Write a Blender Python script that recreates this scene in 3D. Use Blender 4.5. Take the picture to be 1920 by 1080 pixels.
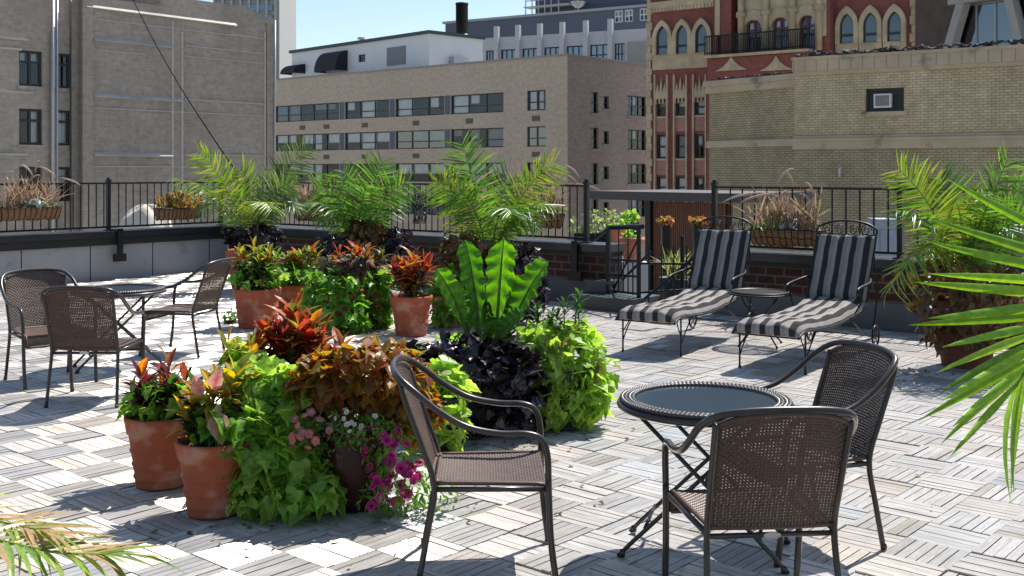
import bpy, math, random
import numpy as np
from mathutils import Vector
for o in list(bpy.data.objects): bpy.data.objects.remove(o)
S = bpy.context.scene
COL = S.collection
R = math.radians
# ------------------------------------------------------------------ camera, sky, sun, exposure
F, HZ, H = 2050.0, 320.0, 1.8
cam = bpy.data.objects.new("camera", bpy.data.cameras.new("camera")); COL.objects.link(cam)
cam.location = (0, 0, H); cam.rotation_euler = (R(90), 0, 0)
cam.data.sensor_width = 36; cam.data.lens = 36 * F / 1920
cam.data.shift_y = -(540 - HZ) / 1920
cam.data.clip_start = .05; cam.data.clip_end = 6000
S.camera = cam
SUN = Vector((.42, .53, 1.0)).normalized()
el, az = math.asin(SUN.z), math.atan2(SUN.x, SUN.y)
W = bpy.data.worlds.new("World"); S.world = W; W.use_nodes = True
wn, wl = W.node_tree.nodes, W.node_tree.links
sky = wn.new("ShaderNodeTexSky"); sky.sky_type = 'NISHITA'; sky.sun_disc = False
sky.sun_elevation = el; sky.sun_rotation = az; sky.air_density = 1.0; sky.dust_density = .6; sky.ozone_density = 1.6
bg = wn["Background"]; bg.inputs[1].default_value = .09
wl.new(sky.outputs[0], bg.inputs[0])
sl = bpy.data.lights.new("sun", 'SUN'); sl.energy = 4.6; sl.angle = R(.53); sl.color = (1, .96, .9)
so = bpy.data.objects.new("sun", sl); COL.objects.link(so)
so.rotation_euler = (-SUN).to_track_quat('-Z', 'Y').to_euler(); so.location = (20, 30, 60)
S.view_settings.view_transform = 'Standard'; S.view_settings.look = 'None'
S.view_settings.exposure = .84; S.view_settings.gamma = 1
S.cycles.max_bounces = 8; S.cycles.transparent_max_bounces = 12

# ------------------------------------------------------------------ helpers
def nz(a):
    a = np.asarray(a, float); return a / np.maximum(np.linalg.norm(a, axis=-1, keepdims=True), 1e-9)
class MB:
    def __init__(s): s.V = []; s.FC = []; s.T = []; s.U = []; s.n = 0
    def add(s, v, f, tint=None, uv=None, mi=0):
        v = np.asarray(v, float).reshape(-1, 3); f = np.asarray(f, int)
        s.V.append(v)
        s.T.append(np.ones((len(v), 3)) if tint is None else np.broadcast_to(np.asarray(tint, float), (len(v), 3)))
        s.U.append(np.zeros((len(v), 2)) if uv is None else np.asarray(uv, float))
        s.FC.append((f + s.n, mi)); s.n += len(v)
        return s
    def quad(s, a, b, c, d, uv=None, mi=0, tint=None):
        return s.add([a, b, c, d], [[0, 1, 2, 3]], tint, uv, mi)
    def box(s, c, d, rz=0, mi=0, tint=None):
        c = np.array(c, float); hx, hy, hz = np.array(d) / 2
        v = np.array([(x, y, z) for z in (-hz, hz) for y in (-hy, hy) for x in (-hx, hx)])
        if rz:
            k, q = math.cos(rz), math.sin(rz); v = np.c_[v[:, 0] * k - v[:, 1] * q, v[:, 0] * q + v[:, 1] * k, v[:, 2]]
        return s.add(v + c, [[0, 2, 3, 1], [4, 5, 7, 6], [0, 1, 5, 4], [2, 6, 7, 3], [0, 4, 6, 2], [1, 3, 7, 5]], tint, None, mi)
    def tube(s, P, r, n=8, closed=False, smooth=0, tint=None, mi=0):
        P = np.asarray(P, float)
        if smooth: P = cr(P, smooth, closed)
        m = len(P)
        r = np.broadcast_to(np.asarray(r, float), (m,)) if np.ndim(r) == 0 or len(r) == m else np.interp(np.linspace(0, 1, m), np.linspace(0, 1, len(r)), r)
        T = np.gradient(P, axis=0)
        if closed: T = np.roll(P, -1, 0) - np.roll(P, 1, 0)
        T = nz(T)
        ref = np.array([0, 0, 1.]) if abs(T[0][2]) < .9 else np.array([1., 0, 0])
        N = np.zeros_like(P); a = nz(np.cross(T[0], ref)); N[0] = a
        for i in range(1, m):
            a = a - T[i] * (a @ T[i]); a = a / max(np.linalg.norm(a), 1e-9); N[i] = a
        B = np.cross(T, N)
        th = np.arange(n) * 2 * np.pi / n
        v = P[:, None] + r[:, None, None] * (np.cos(th)[None, :, None] * N[:, None] + np.sin(th)[None, :, None] * B[:, None])
        L = m if closed else m - 1
        i = np.arange(L)[:, None]; j = np.arange(n)[None]
        i2 = (i + 1) % m; j2 = (j + 1) % n
        f = np.stack([i * n + j, i * n + j2, i2 * n + j2, i2 * n + j], -1).reshape(-1, 4)
        b = s.n
        s.add(v.reshape(-1, 3), f, tint, None, mi)
        if not closed:
            s.FC.append((np.array([[b + k for k in range(n)][::-1]]), mi)); s.FC.append((np.array([[b + (m - 1) * n + k for k in range(n)]]), mi))
        return s
    def lathe(s, prof, n=32, c=(0, 0, 0), wob=0, seed=0, tint=None, mi=0):
        prof = np.array(prof, float); m = len(prof); th = np.arange(n) * 2 * np.pi / n
        v = np.stack([prof[:, 0, None] * np.cos(th), prof[:, 0, None] * np.sin(th), np.repeat(prof[:, 1, None], n, 1)], -1) + np.array(c)
        i = np.arange(m - 1)[:, None]; j = np.arange(n)[None]; j2 = (j + 1) % n
        f = np.stack([i * n + j, i * n + j2, (i + 1) * n + j2, (i + 1) * n + j], -1).reshape(-1, 4)
        return s.add(v.reshape(-1, 3), f, tint, None, mi)
    def grid(s, G, uv=None, tint=None, mi=0):
        G = np.asarray(G, float); a, b = G.shape[:2]
        i = np.arange(a - 1)[:, None]; j = np.arange(b - 1)[None]
        f = np.stack([i * b + j, i * b + j + 1, (i + 1) * b + j + 1, (i + 1) * b + j], -1).reshape(-1, 4)
        return s.add(G.reshape(-1, 3), f, tint, None if uv is None else np.asarray(uv).reshape(-1, 2), mi)
    def mesh(s, name, mats, smooth, off):
        V = np.concatenate(s.V) - np.array(off); T = np.concatenate(s.T); U = np.concatenate(s.U)
        me = bpy.data.meshes.new(name)
        lv = np.concatenate([f.ravel() for f, _ in s.FC]); lt = np.concatenate([np.full(len(f), f.shape[1]) for f, _ in s.FC])
        mi = np.concatenate([np.full(len(f), m) for f, m in s.FC])
        me.vertices.add(len(V)); me.vertices.foreach_set("co", V.ravel().astype(np.float32))
        me.loops.add(len(lv)); me.loops.foreach_set("vertex_index", lv.astype(np.int32))
        me.polygons.add(len(lt)); me.polygons.foreach_set("loop_start", (np.cumsum(lt) - lt).astype(np.int32))
        me.polygons.foreach_set("loop_total", lt.astype(np.int32))
        me.polygons.foreach_set("material_index", mi.astype(np.int32))
        me.polygons.foreach_set("use_smooth", np.full(len(lt), bool(smooth)))
        if np.any(T != 1):
            a = me.attributes.new("tint", 'FLOAT_COLOR', 'POINT'); a.data.foreach_set("color", np.c_[T, np.ones(len(T))].ravel().astype(np.float32))
        if np.any(U != 0):
            a = me.uv_layers.new(name="UVMap"); a.data.foreach_set("uv", U[lv].ravel().astype(np.float32))
        for m in (mats if isinstance(mats, (list, tuple)) else [mats]): me.materials.append(m)
        me.update(calc_edges=True); me.validate()
        return me
    def build(s, name, mats, parent=None, smooth=False, world=False):
        off = parent.location if (world and parent) else (0, 0, 0)
        o = bpy.data.objects.new(name, s.mesh(name, mats, smooth, off)); COL.objects.link(o)
        if parent: o.parent = parent
        return o
def cr(P, k, closed=False):
    P = np.asarray(P, float)
    Q = np.vstack([P[-1], P, P[0], P[1]]) if closed else np.vstack([2 * P[0] - P[1], P, 2 * P[-1] - P[-2]])
    out = []; t = (np.arange(k) / k)[:, None]
    for i in range(len(P) if closed else len(P) - 1):
        a, b, c, d = Q[i:i + 4]
        out.append(.5 * (2 * b + (c - a) * t + (2 * a - 5 * b + 4 * c - d) * t**2 + (3 * b - a - 3 * c + d) * t**3))
    if not closed: out.append(P[-1:])
    return np.vstack(out)
def tag(o, label, cat, group=None):
    o["label"] = label; o["category"] = cat
    if group: o["group"] = group
    return o
def thing(name, label, cat, loc=(0, 0, 0), rz=0, group=None):
    o = bpy.data.objects.new(name, None); COL.objects.link(o); o.location = loc; o.rotation_euler = (0, 0, rz); o.empty_display_size = .2
    return tag(o, label, cat, group)
def struct(name, mb, mat, kind="structure", smooth=False):
    o = mb.build(name, mat, None, smooth); o["kind"] = kind; return o
def dup(root, loc, rz, label, group=None):
    def cp(o, par):
        c = o.copy(); COL.objects.link(c); c.parent = par
        for ch in o.children: cp(ch, c)
        return c
    r = cp(root, None); r.location = loc; r.rotation_euler = (0, 0, rz); r["label"] = label
    if group: r["group"] = group
    return r
def gp(u, v, z=0.0):                       # the point of height z seen at pixel (u, v)
    Y = (H - z) * F / (v - HZ); return np.array([(u - 960) * Y / F, Y, z])
def at(u, v, Y): return np.array([(u - 960) * Y / F, Y, H - (v - HZ) * Y / F])

# ------------------------------------------------------------------ materials
def newmat(name):
    m = bpy.data.materials.new(name); m.use_nodes = True
    return m, m.node_tree.nodes, m.node_tree.links, m.node_tree.nodes["Principled BSDF"]
def M(name, col, rough=.6, metal=0, var=(6, .25), bump=None, spec=.5, coord="Object", streak=None, spot=None):
    m, n, l, p = newmat(name)
    p.inputs["Roughness"].default_value = rough; p.inputs["Metallic"].default_value = metal; p.inputs["Specular IOR Level"].default_value = spec
    tc = n.new("ShaderNodeTexCoord"); src = tc.outputs[coord]
    nt = n.new("ShaderNodeTexNoise"); nt.inputs["Scale"].default_value = var[0]; nt.inputs["Detail"].default_value = 8; nt.inputs["Roughness"].default_value = .65
    if streak:
        mp = n.new("ShaderNodeMapping"); mp.inputs["Scale"].default_value = streak; l.new(src, mp.inputs[0]); l.new(mp.outputs[0], nt.inputs[0])
    else: l.new(src, nt.inputs[0])
    mx = n.new("ShaderNodeMix"); mx.data_type = 'RGBA'; c = np.array(col)
    mx.inputs[6].default_value = (*np.clip(c * (1 - var[1] * 1.6), 0, 1), 1); mx.inputs[7].default_value = (*np.clip(c * (1 + var[1] * 1.6), 0, 1), 1)
    l.new(nt.outputs[0], mx.inputs[0]); out = mx.outputs[2]
    if spot:
        n2 = n.new("ShaderNodeTexNoise"); n2.inputs["Scale"].default_value = spot[0]; n2.inputs["Detail"].default_value = 4; l.new(src, n2.inputs[0])
        rp = n.new("ShaderNodeValToRGB"); rp.color_ramp.elements[0].position = spot[1]; rp.color_ramp.elements[1].position = spot[1] + .12; l.new(n2.outputs[0], rp.inputs[0])
        m2 = n.new("ShaderNodeMix"); m2.data_type = 'RGBA'; m2.inputs[7].default_value = (*spot[2], 1); l.new(rp.outputs[0], m2.inputs[0]); l.new(out, m2.inputs[6]); out = m2.outputs[2]
    l.new(out, p.inputs["Base Color"])
    rr = n.new("ShaderNodeMapRange"); rr.inputs[3].default_value = max(rough - .12, .03); rr.inputs[4].default_value = min(rough + .12, 1); l.new(nt.outputs[0], rr.inputs[0]); l.new(rr.outputs[0], p.inputs["Roughness"])
    if bump:
        nb = n.new("ShaderNodeTexNoise"); nb.inputs["Scale"].default_value = bump[0]; nb.inputs["Detail"].default_value = 6; l.new(src, nb.inputs[0])
        b = n.new("ShaderNodeBump"); b.inputs["Strength"].default_value = bump[1]; b.inputs["Distance"].default_value = bump[2] if len(bump) > 2 else .01
        l.new(nb.outputs[0], b.inputs["Height"]); l.new(b.outputs[0], p.inputs["Normal"])
    return m
def brickmat(name, c1, c2, mortar, w=.22, h=.075, ms=.012, stain=.35, stainscale=.35, rough=.9, bias=0):
    m, n, l, p = newmat(name); p.inputs["Roughness"].default_value = rough; p.inputs["Specular IOR Level"].default_value = .2
    uv = n.new("ShaderNodeUVMap"); b = n.new("ShaderNodeTexBrick"); l.new(uv.outputs[0], b.inputs["Vector"])
    b.inputs["Color1"].default_value = (*c1, 1); b.inputs["Color2"].default_value = (*c2, 1); b.inputs["Mortar"].default_value = (*mortar, 1)
    b.inputs["Scale"].default_value = 1; b.inputs["Brick Width"].default_value = w; b.inputs["Row Height"].default_value = h; b.inputs["Mortar Size"].default_value = ms; b.inputs["Bias"].default_value = bias
    mp = n.new("ShaderNodeMapping"); mp.inputs["Scale"].default_value = (1, .45, 1); l.new(uv.outputs[0], mp.inputs[0])
    nt = n.new("ShaderNodeTexNoise"); nt.inputs["Scale"].default_value = stainscale; nt.inputs["Detail"].default_value = 9; nt.inputs["Roughness"].default_value = .7; l.new(mp.outputs[0], nt.inputs[0])
    rp = n.new("ShaderNodeMapRange"); rp.inputs[1].default_value = .3; rp.inputs[2].default_value = .7; rp.inputs[3].default_value = 1 - stain; rp.inputs[4].default_value = 1 + stain * .5; l.new(nt.outputs[0], rp.inputs[0])
    nf = n.new("ShaderNodeTexNoise"); nf.inputs["Scale"].default_value = 3.5; nf.inputs["Detail"].default_value = 6; l.new(uv.outputs[0], nf.inputs[0])
    r2 = n.new("ShaderNodeMapRange"); r2.inputs[1].default_value = .3; r2.inputs[2].default_value = .7; r2.inputs[3].default_value = .86; r2.inputs[4].default_value = 1.12; l.new(nf.outputs[0], r2.inputs[0])
    mm = n.new("ShaderNodeMath"); mm.operation = 'MULTIPLY'; l.new(rp.outputs[0], mm.inputs[0]); l.new(r2.outputs[0], mm.inputs[1])
    sc = n.new("ShaderNodeVectorMath"); sc.operation = 'SCALE'; l.new(b.outputs[0], sc.inputs[0]); l.new(mm.outputs[0], sc.inputs["Scale"])
    l.new(sc.outputs[0], p.inputs["Base Color"])
    bp = n.new("ShaderNodeBump"); bp.inputs["Strength"].default_value = .5; bp.inputs["Distance"].default_value = .008; bp.invert = True
    l.new(b.outputs["Fac"], bp.inputs["Height"]); l.new(bp.outputs[0], p.inputs["Normal"])
    return m
def leafmat(name, trans=.4, rough=.42, sat=1.08):
    m, n, l, p = newmat(name); p.inputs["Roughness"].default_value = rough; p.inputs["Specular IOR Level"].default_value = .45
    a = n.new("ShaderNodeAttribute"); a.attribute_name = "tint"
    tc = n.new("ShaderNodeTexCoord"); nt = n.new("ShaderNodeTexNoise"); nt.inputs["Scale"].default_value = 40; nt.inputs["Detail"].default_value = 3; l.new(tc.outputs["Object"], nt.inputs[0])
    r = n.new("ShaderNodeMapRange"); r.inputs[1].default_value = .3; r.inputs[2].default_value = .7; r.inputs[3].default_value = .78; r.inputs[4].default_value = 1.2; l.new(nt.outputs[0], r.inputs[0])
    s = n.new("ShaderNodeVectorMath"); s.operation = 'SCALE'; l.new(a.outputs["Color"], s.inputs[0]); l.new(r.outputs[0], s.inputs["Scale"])
    l.new(s.outputs[0], p.inputs["Base Color"])
    t = n.new("ShaderNodeBsdfTranslucent"); hs = n.new("ShaderNodeHueSaturation"); hs.inputs["Saturation"].default_value = sat; hs.inputs["Value"].default_value = 1.9
    l.new(s.outputs[0], hs.inputs["Color"]); l.new(hs.outputs[0], t.inputs[0])
    mx = n.new("ShaderNodeMixShader"); mx.inputs[0].default_value = trans
    l.new(p.outputs[0], mx.inputs[1]); l.new(t.outputs[0], mx.inputs[2]); l.new(mx.outputs[0], n["Material Output"].inputs[0])
    return m
def glassmat(name, tint=(.86, .89, .92), refl=.02, rough=.02, gc=(.8, .88, 1)):
    m, n, l, p = newmat(name); n.remove(p)
    g = n.new("ShaderNodeBsdfGlossy"); g.inputs["Roughness"].default_value = rough; g.inputs[0].default_value = (*gc, 1)
    t = n.new("ShaderNodeBsdfTransparent"); t.inputs[0].default_value = (*tint, 1)
    tc = n.new("ShaderNodeTexCoord"); nt = n.new("ShaderNodeTexNoise"); nt.inputs["Scale"].default_value = .8; l.new(tc.outputs["Object"], nt.inputs[0])
    b = n.new("ShaderNodeBump"); b.inputs["Strength"].default_value = .03; l.new(nt.outputs[0], b.inputs["Height"]); l.new(b.outputs[0], g.inputs["Normal"])
    lw = n.new("ShaderNodeFresnel"); lw.inputs[0].default_value = 1.5
    ad = n.new("ShaderNodeMath"); ad.inputs[1].default_value = refl; l.new(lw.outputs[0], ad.inputs[0])
    mx = n.new("ShaderNodeMixShader"); l.new(ad.outputs[0], mx.inputs[0]); l.new(t.outputs[0], mx.inputs[1]); l.new(g.outputs[0], mx.inputs[2]); l.new(mx.outputs[0], n["Material Output"].inputs[0])
    return m
def woodmat():
    m, n, l, p = newmat("weathered deck wood"); p.inputs["Roughness"].default_value = .62; p.inputs["Specular IOR Level"].default_value = .35
    a = n.new("ShaderNodeAttribute"); a.attribute_name = "tint"; uv = n.new("ShaderNodeUVMap")
    mp = n.new("ShaderNodeMapping"); mp.inputs["Scale"].default_value = (6, 90, 1); l.new(uv.outputs[0], mp.inputs[0])
    nt = n.new("ShaderNodeTexNoise"); nt.inputs["Scale"].default_value = 1; nt.inputs["Detail"].default_value = 7; nt.inputs["Roughness"].default_value = .7; l.new(mp.outputs[0], nt.inputs[0])
    r = n.new("ShaderNodeMapRange"); r.inputs[1].default_value = .28; r.inputs[2].default_value = .72; r.inputs[3].default_value = .6; r.inputs[4].default_value = 1.28; l.new(nt.outputs[0], r.inputs[0])
    s = n.new("ShaderNodeVectorMath"); s.operation = 'SCALE'; l.new(a.outputs["Color"], s.inputs[0]); l.new(r.outputs[0], s.inputs["Scale"]); 
    tc = n.new("ShaderNodeTexCoord"); n3 = n.new("ShaderNodeTexNoise"); n3.inputs["Scale"].default_value = .9; n3.inputs["Detail"].default_value = 7; n3.inputs["Roughness"].default_value = .7; l.new(tc.outputs["Object"], n3.inputs[0])
    r4 = n.new("ShaderNodeMapRange"); r4.inputs[1].default_value = .3; r4.inputs[2].default_value = .62; r4.inputs[3].default_value = .68; r4.inputs[4].default_value = 1.06; l.new(n3.outputs[0], r4.inputs[0])
    s0 = s; s = n.new("ShaderNodeVectorMath"); s.operation = 'SCALE'; l.new(s0.outputs[0], s.inputs[0]); l.new(r4.outputs[0], s.inputs["Scale"]); l.new(s.outputs[0], p.inputs["Base Color"])
    b2 = n.new("ShaderNodeBump"); b2.inputs["Strength"].default_value = .5; b2.inputs["Distance"].default_value = .002; l.new(nt.outputs[0], b2.inputs["Height"]); l.new(b2.outputs[0], p.inputs["Normal"])
    # weathered grain: smooth along the fibres, rough across them
    gl = n.new("ShaderNodeBsdfAnisotropic"); gl.inputs["Roughness"].default_value = .62; gl.inputs["Anisotropy"].default_value = .82; gl.inputs["Rotation"].default_value = .25
    tg = n.new("ShaderNodeTangent"); tg.direction_type = 'UV_MAP'; tg.uv_map = "UVMap"; l.new(tg.outputs[0], gl.inputs["Tangent"])
    r3 = n.new("ShaderNodeVectorMath"); r3.operation = 'SCALE'; l.new(s.outputs[0], r3.inputs[0]); r3.inputs["Scale"].default_value = 1.9; l.new(r3.outputs[0], gl.inputs["Color"])
    mx = n.new("ShaderNodeMixShader"); mx.inputs[0].default_value = .28; l.new(p.outputs[0], mx.inputs[1]); l.new(gl.outputs[0], mx.inputs[2]); l.new(mx.outputs[0], n["Material Output"].inputs[0])
    return m
def stripemat():
    m, n, l, p = newmat("striped cushion fabric"); p.inputs["Roughness"].default_value = .95; p.inputs["Specular IOR Level"].default_value = .1
    uv = n.new("ShaderNodeUVMap"); sx = n.new("ShaderNodeSeparateXYZ"); l.new(uv.outputs[0], sx.inputs[0])
    k = n.new("ShaderNodeMath"); k.operation = 'MULTIPLY'; k.inputs[1].default_value = 4.5; l.new(sx.outputs[0], k.inputs[0])
    fr = n.new("ShaderNodeMath"); fr.operation = 'FRACT'; l.new(k.outputs[0], fr.inputs[0])
    rp = n.new("ShaderNodeValToRGB"); rp.color_ramp.interpolation = 'CONSTANT'; e = rp.color_ramp.elements
    e[0].color = (.034, .032, .034, 1); e[1].position = .42; e[1].color = (.225, .21, .195, 1)
    for q, c in ((.66, (.19, .18, .175, 1)), (.71, (.27, .25, .23, 1))):
        x = e.new(q); x.color = c
    l.new(fr.outputs[0], rp.inputs[0])
    nt = n.new("ShaderNodeTexNoise"); nt.inputs["Scale"].default_value = 9; nt.inputs["Detail"].default_value = 6; l.new(uv.outputs[0], nt.inputs[0])
    r = n.new("ShaderNodeMapRange"); r.inputs[3].default_value = .75; r.inputs[4].default_value = 1.2; l.new(nt.outputs[0], r.inputs[0])
    s = n.new("ShaderNodeVectorMath"); s.operation = 'SCALE'; l.new(rp.outputs[0], s.inputs[0]); l.new(r.outputs[0], s.inputs["Scale"]); l.new(s.outputs[0], p.inputs["Base Color"])
    nb = n.new("ShaderNodeTexNoise"); nb.inputs["Scale"].default_value = 5; nb.inputs["Detail"].default_value = 4; l.new(uv.outputs[0], nb.inputs[0])
    b = n.new("ShaderNodeBump"); b.inputs["Strength"].default_value = .5; b.inputs["Distance"].default_value = .03; l.new(nb.outputs[0], b.inputs["Height"]); l.new(b.outputs[0], p.inputs["Normal"])
    return m
WOOD = woodmat(); STRIPE = stripemat()
IRON = M("black wrought iron", (.009, .009, .011), .42, 0, (9, .3), (60, .2, .002), .3)
FRAME = M("dark brown painted tube", (.05, .042, .038), .3, .35, (12, .25), (150, .1, .001))
WICK = M("brown woven resin", (.078, .043, .029), .5, 0, (25, .35), (220, .2, .001))
WICKD = M("dark woven resin rim", (.045, .038, .036), .35, 0, (30, .35))
TERRA = M("terracotta", (.34, .09, .042), .85, 0, (5, .32), (70, .25, .003), spec=.25, spot=(6, .53, (.40, .20, .135)))
BURG = M("burgundy glazed ceramic", (.04, .008, .008), .4, 0, (4, .5), (14, .15, .004), .25)
BLACKPOT = M("black resin planter", (.012, .012, .013), .5, 0, (6, .3))
SOIL = M("potting soil", (.022, .015, .01), 1, 0, (30, .5), (60, 1, .02))
COCO = M("coco fibre liner", (.22, .115, .055), 1, 0, (18, .45), (60, 1, .02))
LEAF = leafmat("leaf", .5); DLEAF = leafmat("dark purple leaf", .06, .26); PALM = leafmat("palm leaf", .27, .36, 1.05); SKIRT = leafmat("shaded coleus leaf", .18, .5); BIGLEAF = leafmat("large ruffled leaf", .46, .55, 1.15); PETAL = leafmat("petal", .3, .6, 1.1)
DRY = leafmat("dry grass", .25, .8, .9); STEM = M("plant stem", (.06, .075, .02), .7, 0, (8, .4))
CAPM = M("dark painted parapet cap", (.014, .017, .022), .3, 0, (1.2, .4), (25, .15, .004)); FASC = M("dark stained fascia board", (.02, .019, .018), .65, 0, (1.5, .45), None, .3, "Object", (1, 1, 6))
PANEL = M("grey cement wall panel", (.30, .30, .30), .85, 0, (1.3, .16), (40, .2, .003), spec=.2, spot=(2.2, .66, (.2, .2, .2)))
PBRICK = brickmat("parapet brick", (.085, .03, .022), (.055, .025, .02), (.12, .105, .095), .24, .105, .012, .4, .8)  # brick colours darkened to carry the deep shade on the parapet
CONC = M("concrete", (.30, .29, .27), .9, 0, (1.1, .2), (30, .3, .004), spec=.2)
BASEM = M("grey wall base toned for shadow", (.13, .13, .135), .9, 0, (1.1, .25), (30, .3, .004), .2)  # darker than plain concrete: the shadow on the base is in this colour
DARK = M("dark interior", (.012, .013, .015), .9, 0, (2, .2))
GLASS = glassmat("window glass"); BGLASS = glassmat("bluish window glass", (.25, .35, .42), .16); TGLASS = glassmat("table glass", (.20, .24, .25), -.02, .2, (.5, .58, .6))
CURT = M("pale curtain", (.78, .78, .75), .95, 0, (1.5, .15), None, .1, "Object", (8, 8, .2)); CURT2 = M("grey blind", (.28, .30, .32), .95, 0, (1.5, .2))
WFR = M("dark window frame", (.02, .022, .025), .5, 0, (3, .3)); CREAM = M("cream terracotta trim", (.43, .345, .225), .85, 0, (.9, .4), (9, .5, .05), spec=.2)
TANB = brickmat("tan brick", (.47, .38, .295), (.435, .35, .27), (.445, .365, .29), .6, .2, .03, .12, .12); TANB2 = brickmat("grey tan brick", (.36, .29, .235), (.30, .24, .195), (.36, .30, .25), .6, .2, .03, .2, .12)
GREYB = brickmat("grey brown brick", (.42, .355, .285), (.35, .295, .235), (.40, .345, .285), .5, .16, .03, .35, .16)
REDB = brickmat("dark red brick", (.25, .082, .066), (.205, .066, .055), (.24, .10, .085), .4, .14, .02, .2, .25)
PINKB = brickmat("pinkish spandrel brick", (.38, .20, .16), (.32, .16, .13), (.36, .22, .18), .3, .12, .02, .2, .3)
YELB = brickmat("yellow glazed brick", (.54, .435, .275), (.455, .36, .225), (.31, .255, .17), .23, .085, .013, .35, .3); YELD = brickmat("sooty yellow brick", (.42, .35, .22), (.37, .305, .185), (.22, .185, .12), .23, .085, .013, .4, .3)
WHITEW = M("white painted wall", (.62, .63, .63), .8, 0, (.35, .08)); SLATE = M("blue grey cladding", (.085, .10, .14), .7, 0, (.2, .2)); ROOFG = M("gravelled roofing", (.30, .285, .26), .95, 0, (.6, .3))
ASPH = M("city concrete paled for bounce", (.34, .325, .30), .95, 0, (.4, .25)); TARP = M("cream canvas tarp", (.55, .49, .40), .85, 0, (3, .12), (6, .6, .04)); CEDAR = M("reddish cedar slats", (.15, .062, .036), .75, 0, (2, .35), None, .3, "Object", (8, 8, .5))
PIPE = M("galvanised pipe", (.42, .42, .42), .45, .5, (4, .2)); STEELB = M("brushed badge metal", (.5, .5, .5), .35, .9, (40, .1)); TEAL = M("dark teal painted timber", (.035, .06, .065), .4, 0, (6, .4), (40, .2, .003))
WIREM = M("cable sheath", (.012, .012, .012), 1, 0, (9, .2), None, 0); TARM = M("torn tar edging", (.02, .02, .022), .7, 0, (5, .5), (3, 1, .15))

# ------------------------------------------------------------------ leaves
def strip(prof, n=5, fold=.25, bend=.25, ruffle=0, nr=6, lobes=0):
    t = np.linspace(0, 1, n + 1); w = np.interp(t, *zip(*prof))
    V, E = [], []
    for i, a in enumerate(t):
        z = -bend * a * a; ang = .8 * bend * a
        ru = ruffle * math.sin(a * nr * math.pi)
        yb = -lobes * (1 - a * 4) if a < .25 else 0
        V += [(-w[i], a + yb, z + fold * w[i] + ru), (0, a, z), (w[i], a + yb, z + fold * w[i] - ru)]; E += [1, 0, 1]
    f = []
    for i in range(n):
        b = i * 3; f += [[b, b + 1, b + 4, b + 3], [b + 1, b + 2, b + 5, b + 4]]
    return np.array(V, float), np.array(f), np.array(E, float)
HEART = [strip([(0, .3), (.1, .46), (.28, .44), (.4, .33), (.5, .36), (.62, .27), (.82, .12), (1, .004)], 7, .2, b, .02, 6, .14) for b in (.1, .3, .55)] + [strip([(0, .22), (.1, .5), (.22, .50), (.34, .26), (.44, .40), (.54, .36), (.66, .17), (.85, .09), (1, .004)], 8, f, b, .025, 5, .12) for f, b in ((.1, .2), (.35, .5))]
CROT = [strip([(0, .03), (.2, .12), (.45, .19), (.7, .17), (.88, .09), (1, .004)], 5, f, b, r, 7) for f, b, r in ((.35, .15, 0), (.3, .45, .02), (.4, .75, .02))]
OVAL = [strip([(0, .06), (.15, .27), (.4, .34), (.7, .22), (1, .004)], 5, .2, b, .03, 9) for b in (.15, .4, .7)]
SMALL = [strip([(0, .05), (.4, .26), (1, .01)], 2, .2, .2)]
BLADE = [strip([(0, .018), (.4, .03), (.8, .02), (1, .001)], 5, .5, b) for b in (.05, .25, .5, .8)]
FLEAF = [strip([(0, .02), (.3, .048), (.75, .03), (1, .001)], 6, .5, b) for b in (.05, .2, .4)]
def flower():
    V = [(0, 0, -.25)]; E = [1.]; f = []
    for i in range(20):
        a = i * math.pi / 10; r = .45 + .09 * abs(math.cos(2.5 * a)); V += [(.16 * math.cos(a), .16 * math.sin(a), -.04), (r * math.cos(a), r * math.sin(a), .02 * math.cos(5 * a))]; E += [.75, 0]
    for i in range(20):
        j = (i + 1) % 20; f += [[0, 1 + 2 * i, 1 + 2 * j, 1 + 2 * j], [1 + 2 * i, 2 + 2 * i, 2 + 2 * j, 1 + 2 * j]]
    f = [q for q in f]
    return np.array(V), np.array(f), np.array(E)
def inst(mb, tm, P, Yd, Nd, sc, A, B=None, rng=None):
    P = np.asarray(P, float); n = len(P)
    if n == 0: return
    if isinstance(tm, list):
        k = rng.integers(0, len(tm), n)
        for i in range(len(tm)):
            s = k == i; inst(mb, tm[i], P[s], np.asarray(Yd)[s], np.asarray(Nd)[s], np.asarray(sc)[s], np.asarray(A)[s], None if B is None else np.asarray(B)[s])
        return
    v, f, e = tm; y = nz(Yd); z = nz(Nd - (Nd * y).sum(1, keepdims=True) * y); x = np.cross(y, z)
    sc = np.asarray(sc)[:, None, None]
    W_ = P[:, None] + sc * (x[:, None] * v[None, :, :1] + y[:, None] * v[None, :, 1:2] + z[:, None] * v[None, :, 2:])
    A = np.asarray(A); B = A if B is None else np.asarray(B)
    T = A[:, None] * (1 - e[None, :, None]) + B[:, None] * e[None, :, None]
    m = len(v); ff = (f[None] + (np.arange(n) * m)[:, None, None]).reshape(-1, f.shape[1])
    if f.shape[1] == 4 and np.any(f[:, 2] == f[:, 3]):
        tri = np.tile(f[:, 2] == f[:, 3], n); mb.add(W_.reshape(-1, 3), ff[~tri], T.reshape(-1, 3)); b = mb.n - len(W_.reshape(-1, 3)); mb.FC.append((ff[tri][:, :3] + b, 0))
    else: mb.add(W_.reshape(-1, 3), ff, T.reshape(-1, 3))
def pal(rng, cols, n, j=.18):
    c = np.array(cols)[rng.integers(0, len(cols), n)]; return np.clip(c * (1 + rng.normal(0, j, (n, 1))), .002, .9)
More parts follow.
